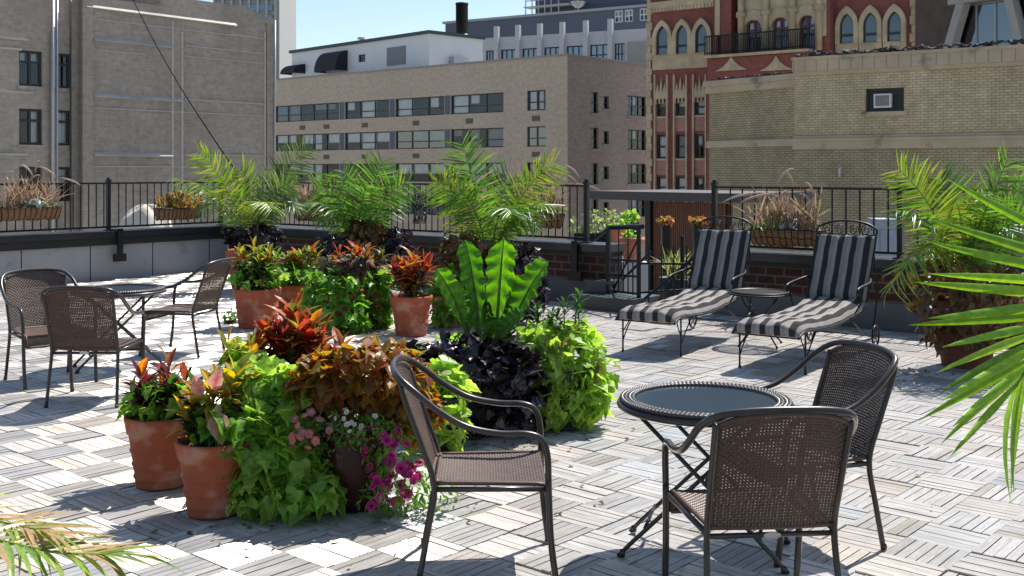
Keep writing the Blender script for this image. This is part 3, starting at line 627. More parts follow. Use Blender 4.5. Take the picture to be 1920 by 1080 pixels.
m.build("louvre", M("grey louvre", (.22, .23, .25), .6), r2, world=True)
for u0, u1, v0, v1 in ((548, 573, 120, 138), (612, 652, 94, 133)):     # curved black awnings
    a, b = pf.s(u0), pf.s(u1); ztp, zb = pf.z(u1, v0), pf.z(u1, v1); n = 7
    G = [[pf.p(s, zb + (ztp - zb) * math.cos(t), -.02 - 1.5 * math.sin(t)) for s in (a, b)] for t in np.linspace(0, math.pi / 2, n)]
    m = MB().grid(G)
    for s in (a, b): 
        P = [pf.p(s, zb, -.02)] + [pf.p(s, zb + (ztp - zb) * math.cos(t), -.02 - 1.5 * math.sin(t)) for t in np.linspace(0, math.pi / 2, n)]; m.add(P, [[0, i, i + 1] for i in range(1, n)])
    m.build("awning", M("black awning canvas", (.015, .016, .02), .8) if u0 == 548 else bpy.data.materials["black awning canvas"], r2, world=True)
m = MB(); s0 = ps.s(855)
slab(m, ps, s0 - .9, s0 + .9, zt + .3, zt + 1.5, -.8, -.15); m.build("air_conditioner", PIPE, r2, world=True)
# chimney
cp = at(866, 63, 108); r3 = thing("chimney_stack", "fat black steel flue standing on the penthouse roof", "chimney", (cp[0], cp[1], zp + .3))
rad = 11.5 * 108 / F; MB().lathe([(rad, 0), (rad, 3.4), (rad * 1.06, 3.4), (rad * 1.06, 3.6), (rad * .9, 3.6), (rad * .9, 2.8)], 20).build("flue", IRON, r3, True)
MB().lathe([(rad * 2.2, .0), (rad * 2.1, .12), (rad * 1.02, .5)], 20).build("flashing", PIPE, r3, True)
vp = at(678, 70, 112); r3 = thing("roof_vent", "small white vent hood on the far edge of the penthouse roof", "vent", (vp[0], vp[1], zp + .3))
m = MB(); m.box((0, 0, .15), (.8, .8, .3)); m.lathe([(.2, .3), (.2, .5), (.45, .5), (.4, .7), (0, .78)], 12); m.build("hood", WHITEW, r3)
# ---- pale office building with columns
f = FR(880, 135, 1240, 124)
r = thing("office_building", "white office building with slim columns rising above its roof, behind the tan block", "building", (*f.o, GZ))
zr = f.z(1200, 54); hs = []; cu = [933, 973, 1014, 1056, 1100, 1146]
ed = [905] + cu + [1176]
for a, b in zip(ed, ed[1:]): hs.append((f.s(a + 6), f.s(b - 5), f.z(1145, 131), f.z(1145, 82)))
zsill = hs[0][2]
m = MB(); facade(m, f, 0, f.L, GZ, zr, hs, .3); m.build("wall", [M("pale office render", (.46, .46, .46), .8), DARK], r, world=True)
m = MB(); m.quad(f.p(0, zr), f.p(f.L, zr), f.p(f.L, zr, 20), f.p(0, zr, 20)); m.build("roof", ROOFG, r, world=True)
for h in hs: window(r, f, *h, 3, (.6,), .2, .12, BGLASS, .4, rr)
for u in cu:
    m = MB(); s0 = f.s(u); slab(m, f, s0 - .28, s0 + .28, GZ, zr + 1.3, -.5, .0); m.build("column", bpy.data.materials["pale office render"], r, world=True)
m = MB(); slab(m, f, f.s(1177), f.L, GZ, f.z(1200, 78), -.15, -.01); m.build("end_panel", CONC, r, world=True)
# ---- slate blue building behind that
f = FR(835, 172, 1260, 152)
r = thing("slate_building", "slate blue building with flat parapet rising behind the white office building", "building", (*f.o, GZ))
zr = f.z(1200, 14); hs = [(f.s(u), f.s(u + 16), f.z(1190, 40), f.z(1190, 17)) for u in (1152, 1171, 1199)]
m = MB(); facade(m, f, 0, f.L, GZ, zr, hs, .3); slab(m, f, .0, f.s(1400), zr - 1.0, zr - .02, 8, 9); m.build("wall", [SLATE, DARK], r, world=True)
m = MB(); slab(m, f, -.3, f.L, zr, zr + .35, -.4, .4); m.build("coping", M("pale metal coping", (.3, .31, .33), .6), r, world=True)
for h in hs: window(r, f, *h, 2, (.5,), .1, .14, GLASS, 1, rr, mat=WHITEW)
m = MB(); slab(m, f, f.s(985), f.s(1260), zr + .36, zr + 5, 3, 12); m.build("plant_room", M("dark blue plant room", (.07, .085, .12), .7), r, world=True)
m = MB(); slab(m, f, f.s(975), f.s(1060), zr + 1.6, zr + 1.75, 1, 2.98)
for u in (978, 990, 1002, 1014, 1026, 1040): m.tube([f.p(f.s(u), zr + .36, 1.2), f.p(f.s(u), zr + 4.2, 1.2)], .09, 5)
for z in (2.6, 3.4, 4.2): m.tube([f.p(f.s(978), zr + z, 1.2), f.p(f.s(1040), zr + z, 1.2)], .08, 5)
m.build("roof_platform", PIPE, r, world=True)
m = MB(); m.lathe([(.1, 0), (.5, .15), (.95, .5), (1.2, .95)], 16, f.p(f.s(1075), zr + .9, 1.5)); m.tube([f.p(f.s(1075), zr + .36, 1.5), f.p(f.s(1075), zr + 1.2, 1.5)], .1, 6); m.tube([f.p(f.s(1070), zr + .9, 1.5), f.p(f.s(1083), zr + 3.4, .6)], .07, 5); m.build("satellite_dish", PIPE, r, world=True)
# ---- red gothic building
f = FR(1213, 80, 1722, 68.2)
r = thing("gothic_building", "dark red brick gothic building with cream pointed window surrounds and a balcony", "building", (*f.o, GZ))
zt = f.z(1213, -60)
def lancet(uc, w, top, bot, f=f, s_c=None):
    s0 = f.s(uc); hw = (f.s(uc + w / 2) - f.s(uc - w / 2)) / 2; zb, zt_ = f.z(uc, bot), f.z(uc, top); sp = zt_ - hw * 1.75
    P = [(s0 - hw, zb), (s0 + hw, zb)]
    A_ = np.linspace(0, math.pi / 3, 8); k = (zt_ - sp) / math.sin(math.pi / 3)
    for a in A_: P.append((s0 - hw + 2 * hw * math.cos(a), sp + k * math.sin(a)))
    for a in A_[::-1][1:]: P.append((s0 + hw - 2 * hw * math.cos(a), sp + k * math.sin(a)))
    return P
def surround(mb, outer, inner, f, d0, d1):
    n = len(outer)
    for i in range(n):
        j = (i + 1) % n
        mb.quad(f.p(*outer[i], d0), f.p(*outer[j], d0), f.p(*inner[j], d0), f.p(*inner[i], d0)); mb.quad(f.p(*outer[i], d0), f.p(*outer[j], d0), f.p(*outer[j], d1), f.p(*outer[i], d1)); mb.quad(f.p(*inner[j], d0), f.p(*inner[i], d0), f.p(*inner[i], d1), f.p(*inner[j], d1))
wc = [(f.s(u - 10), f.s(u + 10), f.z(1277, v1), f.z(1277, v0)) for u in (1241, 1277, 1313) for v0, v1 in ((186, 217), (252, 297), (331, 372))]
m = MB(); facade(m, f, 0, f.L, GZ, zt, wc, .25)
fsr = FR(1213, 80, 1722, 68.2); slab(m, f, 0.001, f.L, GZ, zt - .01, 1.3, 9); m.build("wall", [REDB, DARK], r, world=True)
for w in wc: window(r, f, *w, 1, (.5,), .12, .13, None, .85, rr, sill=CREAM)
def lw(uc, w, top, bot, wo, topo, panel):
    inn = lancet(uc, w, top, bot); out = lancet(uc, wo, topo, bot + 1.2)
    m = MB(); surround(m, out, inn, f, -.32, .0); s0, s1 = f.s(uc - wo / 2), f.s(uc + wo / 2); slab(m, f, s0, s1, f.z(uc, panel), f.z(uc, bot + 1.3), -.22, .0)
    wn_ = m.build("window", CREAM, r, world=True)
    m = MB(); P = [f.p(*q, -.08) for q in inn]; m.add(P, [list(range(len(P)))]); m.build("pane", M("sky blue leaded glass", (.03, .05, .08), .06, .0, (2, .3), None, 1.0) if "sky blue leaded glass" not in bpy.data.materials else bpy.data.materials["sky blue leaded glass"], wn_)
    m2 = MB(); m2.tube([f.p(*q, -.1) for q in inn], .09, 4, True); a, b = inn[0][0], inn[1][0]; z = f.z(uc, bot - (bot - top) * .28); slab(m2, f, a, b, z - .08, z + .08, -.16, -.09); m2.build("sash", WFR, wn_)
    for ch in wn_.children:
        for v in ch.data.vertices: v.co -= r.location
for uc, v in ((1244.5, 0), (1281.5, -2), (1318, -4)): lw(uc, 22, 49 + v, 103 + v, 37, 38 + v, 131 + v)
for uc, v in ((1590, 0), (1634, -2), (1679, -4)): lw(uc, 26, 26 + v, 82 + v, 43, 12 + v, 99 + v)
# cream quoins, mullion strips, canopies, arcade cornice
rq = random.Random(2)
for u, w in ((1218, 5), (1714, 6)):
    m = MB()
    for k in range(60):
        z = GZ + k * .55
        if z > zt: break
        x = f.s(u); q = (.22 if k % 2 else .12) + rq.random() * .05; slab(m, f, x - q, x + q, z, z + .53, -.12, .0)
    m.build("quoin_strip", CREAM, r, world=True)
for u in (1229.5, 1252.5, 1265.5, 1288.5, 1301.5, 1325):
    m = MB(); s0 = f.s(u); slab(m, f, s0 - .06, s0 + .06, GZ, f.z(u, 140), -.2, .0); m.build("mullion_strip", CREAM, r, world=True)
for uc in (1241, 1277, 1313):
    for v0, v1 in ((218, 246), (299, 328)): m = MB(); slab(m, f, f.s(uc - 10), f.s(uc + 10), f.z(1277, v1), f.z(1277, v0), -.03, .02); m.build("spandrel_panel", PINKB, r, world=True)
    m = MB(); a, b = f.s(uc - 10), f.s(uc + 10); z0, z1 = f.z(1277, 184), f.z(1277, 170); slab(m, f, a, b, z0, z1, -.18, .02)
    for k in range(3):
        s0 = a + (b - a) * (k + .5) / 3; hh = 1.0 if k == 1 else .6; w = (b - a) / 7
        m.add([f.p(s0 - w, z1, -.2), f.p(s0 + w, z1, -.2), f.p(s0, z1 + hh, -.1), f.p(s0 - w, z1, .0), f.p(s0 + w, z1, 0)], [[0, 1, 2], [1, 4, 2], [3, 0, 2]])
    for k in range(4): s0 = a + (b - a) * k / 3; m.box(f.p(s0, z0 - .12, -.12), (.12, .12, .5))
    m.build("gothic_canopy", CREAM, r, world=True)
m = MB(); s0, s1 = f.s(1219), f.s(1345)
slab(m, f, s0, s1, f.z(1280, 12), f.z(1280, 0), -.35, .0)
for k in range(19):
    s = s0 + (s1 - s0) * (k + .5) / 19; slab(m, f, s - .12, s + .12, f.z(1280, 19), f.z(1280, 12), -.3, .0)
m.build("arcade_cornice", CREAM, r, world=True)
# middle bay: cream arcade with three doors, balcony
fb = FR(1213, 80, 1722, 68.2); fb.o = fb.o - fb.n * .9
holes = [(fb.s(u - 15), fb.s(u + 15), fb.z(1460, 100), fb.z(1460, 34)) for u in (1413, 1463, 1513)]
a, b = fb.s(1388), fb.s(1545)
m = MB(); facade(m, fb, a, b, fb.z(1460, 100), zt, holes, .35, .88); slab(m, fb, a - .001, a + .05, fb.z(1460, 100), zt, .01, .9); m.build("balcony_arcade", [CREAM, DARK], r, world=True)
DOORM = M("dark red door joinery", (.10, .022, .03), .5, 0, (3, .3))
for h in holes:
    s0 = (h[0] + h[1]) / 2; w = window(r, fb, *h, 2, (.12, .72), .2, .14, GLASS, .6, rr, mat=DOORM); w.name = "balcony_door"
    m = MB(); hw = (h[1] - h[0]) / 2
    P = [(s0 + (hw + .02) * math.cos(t), h[3] - .55 + .6 * math.sin(t)) for t in np.linspace(0, math.pi, 13)]; Q = [(s0 + (hw + .5) * math.cos(t), h[3] - .55 + 1.25 * math.sin(t)) for t in np.linspace(0, math.pi, 13)]
    for i in range(12): m.quad(fb.p(*Q[i], -.12), fb.p(*Q[i + 1], -.12), fb.p(*P[i + 1], -.12), fb.p(*P[i], -.12)); m.quad(fb.p(*Q[i], -.12), fb.p(*Q[i + 1], -.12), fb.p(*Q[i + 1], 0), fb.p(*Q[i], 0)); m.quad(fb.p(*P[i], -.12), fb.p(*P[i + 1], -.12), fb.p(*P[i + 1], 0.3), fb.p(*P[i], .3))
    m.build("arch_hood", CREAM, r, world=True)
for u in (1392, 1438, 1488, 1538):
    m = MB(); s0 = fb.s(u); m.tube([fb.p(s0, fb.z(1460, 100), -.2), fb.p(s0, zt, -.2)], .22, 8); m.box(fb.p(s0, fb.z(1460, 22), -.2), (.6, .5, .35)); m.build("column", CREAM, r, True, world=True)
for u0, u1, dd in ((1345, 1352, .6), (1362, 1382, .9), (1548, 1566, .9)):
    m = MB(); slab(m, f, f.s(u0), f.s(u1), f.z(1460, 130), zt, -dd, 0); m.build("brick_pier", REDB, r, world=True)
m = MB(); s0 = f.s(1357); slab(m, f, s0 - .18, s0 + .18, f.z(1357, 68), zt, -1.0, -.0); m.build("cream_shaft", CREAM, r, world=True); m = MB(); s0 = f.s(1556); slab(m, f, s0 - .15, s0 + .15, f.z(1556, 70), zt, -1.05, -.9); m.build("cream_shaft", CREAM, r, world=True)
m = MB(); a, b = f.s(1347), f.s(1540); slab(m, f, a, b, f.z(1440, 108), f.z(1440, 103), -2.2, 0); m.build("balcony_slab", CREAM, r, world=True)
m = MB(); slab(m, f, a + .1, b - .1, GZ, f.z(1440, 109), -1.9, -.001); m.build("balcony_base", REDB, r, world=True)
m = MB(); fz = f.z(1440, 102.5)
for k in range(60): s = a + (b - a) * k / 59; m.tube([f.p(s, fz, -2.1), f.p(s, fz + 1.25, -2.1)], .028, 4)
m.tube([f.p(a, fz + 1.28, -2.1), f.p(b, fz + 1.28, -2.1)], .05, 4); m.tube([f.p(a, fz + .15, -2.1), f.p(b, fz + .15, -2.1)], .04, 4); m.build("balcony_railing", IRON, r, world=True)
for u in (1395, 1478):
    m = MB(); s0 = f.s(u); zb = f.z(u, 136); P = [f.p(s0 - 1.2, zb, -2.0), f.p(s0 - .6, zb + .28, -2.0), f.p(s0 - .22, zb + .62, -2.0), f.p(s0, zb + .95, -2.0), f.p(s0 + .22, zb + .62, -2.0), f.p(s0 + .6, zb + .28, -2.0), f.p(s0 + 1.2, zb, -2.0)]
    n = len(P); Q = [tuple(np.array(p) + np.r_[f.n * .12, 0]) for p in P]; m.add(P + Q, [list(range(n))] if False else [[0, 1, 6, 6]][:0] or [[0, 1, 5, 6], [1, 2, 4, 5]]); m.add([P[2], P[3], P[4]], [[0, 1, 2]])
    for i in range(n - 1): m.quad(P[i], P[i + 1], Q[i + 1], Q[i])
    m.build("ogee_gable", CREAM, r, world=True)
# ---- modern concrete building at upper right
f = FR(1716, 67.5, 2000, 59)
r = thing("concrete_building", "modern building with slanted concrete frame around tall blue glass, at the upper right", "building", (*f.o, GZ))
m = MB(); zt2 = f.z(1716, -60); facade(m, f, 0, f.L, GZ, zt2, [(f.s(1790), f.s(1935), f.z(1800, 110), f.z(1800, 8))], .6, 1.4); m.build("wall", [M("brown shingle wall", (.085, .06, .048), .9, 0, (1.5, .45)), DARK], r, world=True)
m = MB()
for (ut, ub, w) in ((1810, 1779, 15), (1898, 1925, 15)):
    q = lambda u, v, d: f.p(f.s(u), f.z(1800, v), d)
    for d in (-.5, .15): m.quad(q(ub - w / 2, 112, d), q(ub + w / 2, 112, d), q(ut + w / 2, 8, d), q(ut - w / 2, 8, d))
    for e in (-w / 2, w / 2): m.quad(q(ub + e, 112, -.5), q(ub + e, 112, .15), q(ut + e, 8, .15), q(ut + e, 8, -.5))
slab(m, f, f.s(1788), f.s(1940), f.z(1800, 9), f.z(1800, -2), -.55, .15); m.build("slanted_frame", CONC, r, world=True)
window(r, f, f.s(1790), f.s(1935), f.z(1800, 110), f.z(1800, 9), 4, (), .3, .12, BGLASS, None, rr, mat=M("steel mullion", (.25, .27, .3), .4, .5))
# ---- yellow brick building
f = FR(1490, 36.5, 2120, 31.2)
r = thing("brick_building", "yellow brick building with stone cornice and an air conditioner in its dark window, at right", "building", (*f.o, GZ))
zt = f.z(1500, 108); zc = f.z(1500, 262)
hole = (f.s(1623), f.s(1695), f.z(1660, 209), f.z(1660, 165)); hol2 = (f.s(1428), f.s(1452), f.z(1500, 440), f.z(1500, 385))
m = MB(); facade(m, f, 0, f.L, zc + .12, zt - .6, [hole], .18); m.build("upper_wall", [YELB, DARK], r, world=True)
m = MB(); facade(m, f, 0, f.L, GZ, zc - .32, []); m.build("lower_wall", [YELD, DARK], r, world=True)
m = MB(); slab(m, f, -.03, f.L, zt - .6, zt - .48, -.06, .3); slab(m, f, -.05, f.L, zt - .48, zt - .1, -.12, .3); slab(m, f, -.07, f.L, zt - .1, zt, -.17, .4)
STONE = M("stained limestone coping", (.40, .325, .23), .85, 0, (.8, .25), (12, .3, .01), .2, spot=(1.1, .6, (.14, .12, .1)))
for k in range(26): s = k * f.L / 26; slab(m, f, s, s + .015, zt - .48, zt - .1, -.125, -.1, 1)
m.build("cornice", [STONE, M("grey joint", (.16, .14, .11), .9)], r, world=True)
m = MB(); slab(m, f, -.04, f.L, zc + .03, zc + .12, -.06, .2); slab(m, f, -.06, f.L, zc - .06, zc + .03, -.14, .2); slab(m, f, -.04, f.L, zc - .32, zc - .06, -.09, .2); m.build("string_course", STONE, r, world=True)
m = MB(); rt = random.Random(9)
x = 0; P = []
while x < f.L: P.append(f.p(x, zt + .05 + rt.random() * .12, .02 + rt.random() * .2)); x += .09
m.tube(P, [.02 + .10 * rt.random()**1.5 for _ in P], 5); x = 0; P = []
m.build("torn_roofing", TARM, r, world=True)
w = window(r, f, *hole, 1, (), .1, .06, M("black window board", (.017, .018, .02), .6), None, rr, sill=STONE)
m = MB(); a, b, c, e = f.s(1640), f.s(1672), f.z(1660, 202), f.z(1660, 176)
slab(m, f, a, b, c, e, -.12, .1); aco = m.build("air_conditioner", M("white metal case", (.55, .55, .53), .5), w)
m2 = MB(); slab(m2, f, a + .05, b - .05, c + .05, e - .05, -.128, -.121)
for k in range(9): z = c + .06 + k * (e - c - .12) / 9; slab(m2, f, a + .06, b - .06, z, z + .018, -.14, -.13)
m2.build("grille", M("grey grille", (.20, .19, .19), .5), w)
for ch in w.children:
    if ch.name.startswith(("air", "grille")):
        for v in ch.data.vertices: v.co -= r.location
m = MB(); s0 = f.s(1577); m.tube([f.p(s0, f.z(1577, 331), .0), f.p(s0, f.z(1577, 331), -.14), f.p(s0, f.z(1577, 318), -.2), f.p(s0 + .05, f.z(1577, 310), -.12)], .05, 6); m.build("wall_spout", PIPE, r, True, world=True)
# recessed, lower part on its left
f = FR(1330, 40.5, 1492, 37.2)
r = thing("brick_annex", "lower sooty yellow brick annex with stepped stone coping beside the red gothic building", "building", (*f.o, GZ))
zt = f.z(1340, 152); zc = f.z(1400, 268); hol2 = (f.s(1430), f.s(1452), f.z(1440, 440), f.z(1440, 388))
m = MB(); facade(m, f, 0, f.L + .4, zc + .1, zt - .45, []); m.build("upper_wall", [YELD, DARK], r, world=True)
m = MB(); facade(m, f, 0, f.L + .4, GZ, zc - .15, [hol2]); fe = f.sub(0, -1); facade(m, fe, 0, 8, GZ, zt - .5, []); m.build("lower_wall", [YELD, DARK], r, world=True)
window(r, f, *hol2, 1, (.5,), .12, .06, None, .0, rr)
m = MB(); slab(m, f, -.1, f.L + .3, zt - .45, zt - .2, -.1, .3); slab(m, f, -.14, f.L + .3, zt - .2, zt, -.17, .4); slab(m, f, -.05, f.L + .3, zc - .15, zc + .1, -.11, .2); m.build("coping", STONE, r, world=True)
m = MB(); P = []; x = 0
while x < f.L: P.append(f.p(x, zt + .03 + rt.random() * .06, .02 + rt.random() * .1)); x += .1
m.tube(P, [.015 + .07 * rt.random()**1.5 for _ in P], 5); m.build("torn_roofing", TARM, r, world=True)
# ---- guy cable
a, b = at(448, 330, 19.4), at(235, -30, 34)
m = MB(); t = np.linspace(0, 1, 16)[:, None]; P = a + (b - a) * t; P[:, 2] -= .25 * np.sin(np.pi * t[:, 0]); P = np.vstack([[P[0][0], P[0][1], .78], P]); m.tube(P, .012, 5); tag(m.build("guy_cable", WIREM), "thin black cable slanting up across the front of the left brick building", "cable")
# ================================================================== FURNITURE
def weave(mb, S_, nu, nv, wu, wv, amp, sub=2):
    """S_(u,v)->(...,3): flat strands woven over and under across a curved sheet"""
    def nrm(u, v):
        e = 1e-3; return nz(np.cross(S_(u + e, v) - S_(u - e, v), S_(u, v + e) - S_(u, v - e)))
    for i in range(nu):
        u = (i + .5) / nu; t = (np.arange(nv * sub + 1)) / (nv * sub); uu = np.full_like(t, u); a = amp * np.cos(np.pi * (t * nv - .5)) * (1 if i % 2 else -1)
        c = S_(uu, t) + nrm(uu, t) * a[:, None]; d = nz(S_(uu + 1e-3, t) - S_(uu - 1e-3, t)) * wu / 2
        mb.grid(np.stack([c - d, c + d], 1))
    for j in range(nv):
        v = (j + .5) / nv; t = (np.arange(nu * sub + 1)) / (nu * sub); vv = np.full_like(t, v); a = amp * np.cos(np.pi * (t * nu - .5)) * (-1 if j % 2 else 1)
        c = S_(t, vv) + nrm(t, vv) * a[:, None]; d = nz(S_(t, vv + 1e-3) - S_(t, vv - 1e-3)) * wv / 2
        mb.grid(np.stack([c - d, c + d], 1))
def make_chair(label, loc, rz, group):
    r = thing("woven_armchair", label, "chair", loc, rz, group)
    P = [(.290, .285, 0), (.292, .26, .2), (.294, .25, .42), (.298, .245, .56), (.302, .22, .635), (.306, .155, .662), (.312, .04, .666), (.315, -.10, .695), (.312, -.22, .76), (.298, -.32, .838), (.25, -.395, .893), (.14, -.43, .915), (0, -.438, .92)]
    P = P + [(-x, y, z) for x, y, z in P[-2::-1]]
    Q = cr(P, 5); 
    lo = [q for q in Q]; n = len(Q); k = next(i for i in range(n) if Q[i][2] > .43)
    MB().tube(Q[k:n - k], .0145, 10).build("arm_rail", FRAME, r, True)
    for a in (Q[:k + 1], Q[n - k - 1:][::-1]):
        m = MB(); m.tube(a, .0145, 10); m.lathe([(0, 0), (.017, 0), (.017, .02), (.0146, .024)], 10, (a[0][0], a[0][1], 0)); m.build("leg", FRAME, r, True)
    for sx in (-1, 1):
        m = MB(); m.tube([(sx * .265, -.315, 0), (sx * .257, -.275, .22), (sx * .25, -.245, .42), (sx * .252, -.30, .6), (sx * .256, -.372, .80), (sx * .256, -.39, .862)], .0135, 8, smooth=4); m.lathe([(0, 0), (.016, 0), (.016, .02), (.0136, .024)], 8, (sx * .265, -.315, 0)); m.build("rear_leg", FRAME, r, True)
    m = MB()
    for z, y in ((.40, -.245), (.425, .235)): m.tube([(-.25 - (.04 if y > 0 else 0), y, z), (.25 + (.04 if y > 0 else 0), y, z)], .011, 8)
    for sx in (-1, 1): m.tube([(sx * .25, -.24, .41), (sx * .29, .24, .42)], .012, 8)
    m.build("seat_frame", FRAME, r, True)
    def back(u, v):
        s = u * 2 - 1; top = .875 + .03 * (1 - s * s) - .025 * np.abs(s)**6; z = .435 + v * (top - .435)
        y = -.243 - (z - .43) * .335 - .04 * (1 - s * s) * (.4 + .6 * v); return np.stack([.246 * s * (1 + .03 * v), y, z], -1)
    m = MB(); weave(m, back, 38, 37, .0111, .0104, .0022); 
    m.build("backrest", WICK, r)
    m = MB()
    e = np.linspace(0, 1, 14); o = np.zeros(14)
    for c in ((o + .0, e), (o + 1., e), (e, o), (e, o + 1.)): m.tube(back(*c), .011, 7)
    m.build("backrest_border", WICK, r, True)
    def seat(u, v):
        s = u * 2 - 1; y = np.where(v < .84, -.235 + v / .84 * .475, .24 + .015 * np.sin(np.clip((v - .84) / .16, 0, 1) * np.pi / 2)); w = .242 + .028 * np.clip(v / .84, 0, 1)
        z = .436 - .016 * (1 - s**4) * np.sin(np.pi * np.clip(v / .84, 0, 1)) - np.where(v > .84, (v - .84) / .16 * .095, 0)
        return np.stack([s * w, y, z], -1)
    m = MB(); weave(m, seat, 40, 44, .0118, .0124, .0022); m.build("seat", WICK, r)
    m = MB()
    for c in ((o, e), (o + 1., e), (e, o), (e, o + 1.)): m.tube(seat(*c), .010, 7)
    m.build("seat_border", WICK, r, True)
    m = MB(); t = np.linspace(0, 2 * np.pi, 25)[:-1]; P = [(.033 * math.cos(a), -.262, .402 + .012 * math.sin(a)) for a in t]; m.add(P, [list(range(24))]); m.tube(P, .0022, 5, True)
    m.build("badge", STEELB, r)
    return r
def heading(dx, dy): return math.atan2(dy, dx) - math.pi / 2
G1 = "woven armchairs around the bistro tables"
def chair_at(rear, hd, label, src=None):
    hd = nz(np.array(hd)); c = np.array(rear) + hd * .32; rz = heading(*hd)
    if src is None: return make_chair(label, (c[0], c[1], .004), rz, G1)
    return dup(src, (c[0], c[1], .004), rz, label, G1)
ch = chair_at((-.42, 5.0), (1, .03), "brown woven armchair standing alone in side view between the petunias and the near glass table")
chair_at((1.0, 4.12), (-.09, 1), "brown woven armchair nearest the camera, seen from behind, hiding part of the near table", ch)
chair_at((1.68, 5.44), (-.94, -.33), "brown woven armchair at the right of the near glass table, turned to face left", ch)
chair_at((-3.27, 8.30), (-.03, 1), "brown woven armchair seen from behind at the far left table, with sunlight through its back", ch)
chair_at((-4.16, 9.58), (.66, -.75), "brown woven armchair cut by the left edge, showing the front of its back", ch)
chair_at((-2.95, 10.75), (-.98, .2), "brown woven armchair in side view to the right of the far left table", ch)
def make_table(label, loc, rz, group, rad=.40):
    r = thing("bistro_table", label, "table", loc, rz, group); h = .71
    m = MB(); m.lathe([(rad - .085, h - .012), (rad - .012, h - .012), (rad, h - .006), (rad + .004, h + .002)], 48)
    for ring in range(4):
        rr_ = rad - .008 - ring * .0175; n = int(rr_ * 2 * math.pi / .021)
        t = np.arange(n * 3) / (n * 3) * 2 * np.pi; a = .0045 * np.sin(t * n + ring * math.pi); m.tube(np.stack([(rr_) * np.cos(t), rr_ * np.sin(t), h + .004 + a], -1), .0105, 6, True)
    m.build("woven_rim", WICKD, r, True)
    m = MB(); t = np.linspace(0, 2 * np.pi, 80)[:-1]; m.tube(np.stack([rad * np.cos(t), rad * np.sin(t), 0 * t + h - .02], -1), .016, 8, True); m.build("rim_frame", FRAME, r, True)
    m = MB(); m.lathe([(0.0005, h - .004), (rad - .072, h - .004), (rad - .07, h - .001), (rad - .07, h + .003), (rad - .074, h + .004), (0.0005, h + .004)], 48); m.build("glass_top", TGLASS, r)
    for k, sg in enumerate((1, -1)):
        yy = .205 - .025 * k
        for s2 in (-1, 1):
            m = MB(); m.tube([(sg * .365, s2 * yy, .012), (sg * .33, s2 * yy, .06), (-sg * .29, s2 * yy, h - .035)], .0105, 7, smooth=2); m.lathe([(0, 0), (.015, 0), (.016, .022), (.011, .03)], 8, (sg * .367, s2 * yy, 0)); m.build("leg", FRAME, r, True)
        m = MB(); m.tube([(sg * .26, -yy, .14), (sg * .26, yy, .14)], .009, 6); m.build("stretcher", FRAME, r, True)
        m = MB(); m.tube([(-sg * .29, -yy, h - .035), (-sg * .29, yy, h - .035)], .009, 6); m.build("top_bar", FRAME, r, True)
    m = MB(); m.tube([(.02, -.2, h * .52), (.02, .2, h * .52)], .008, 6); m.build("pivot_rod", FRAME, r, True)
    return r
G2 = "round bistro tables on the deck"
t1 = make_table("round bistro table with woven rim and glass top in the right foreground", (.913, 5.17, .004), R(-15), G2)
dup(t1, (-3.60, 10.02, .004), R(25), "round bistro table with glass top between the three armchairs at the far left", G2)
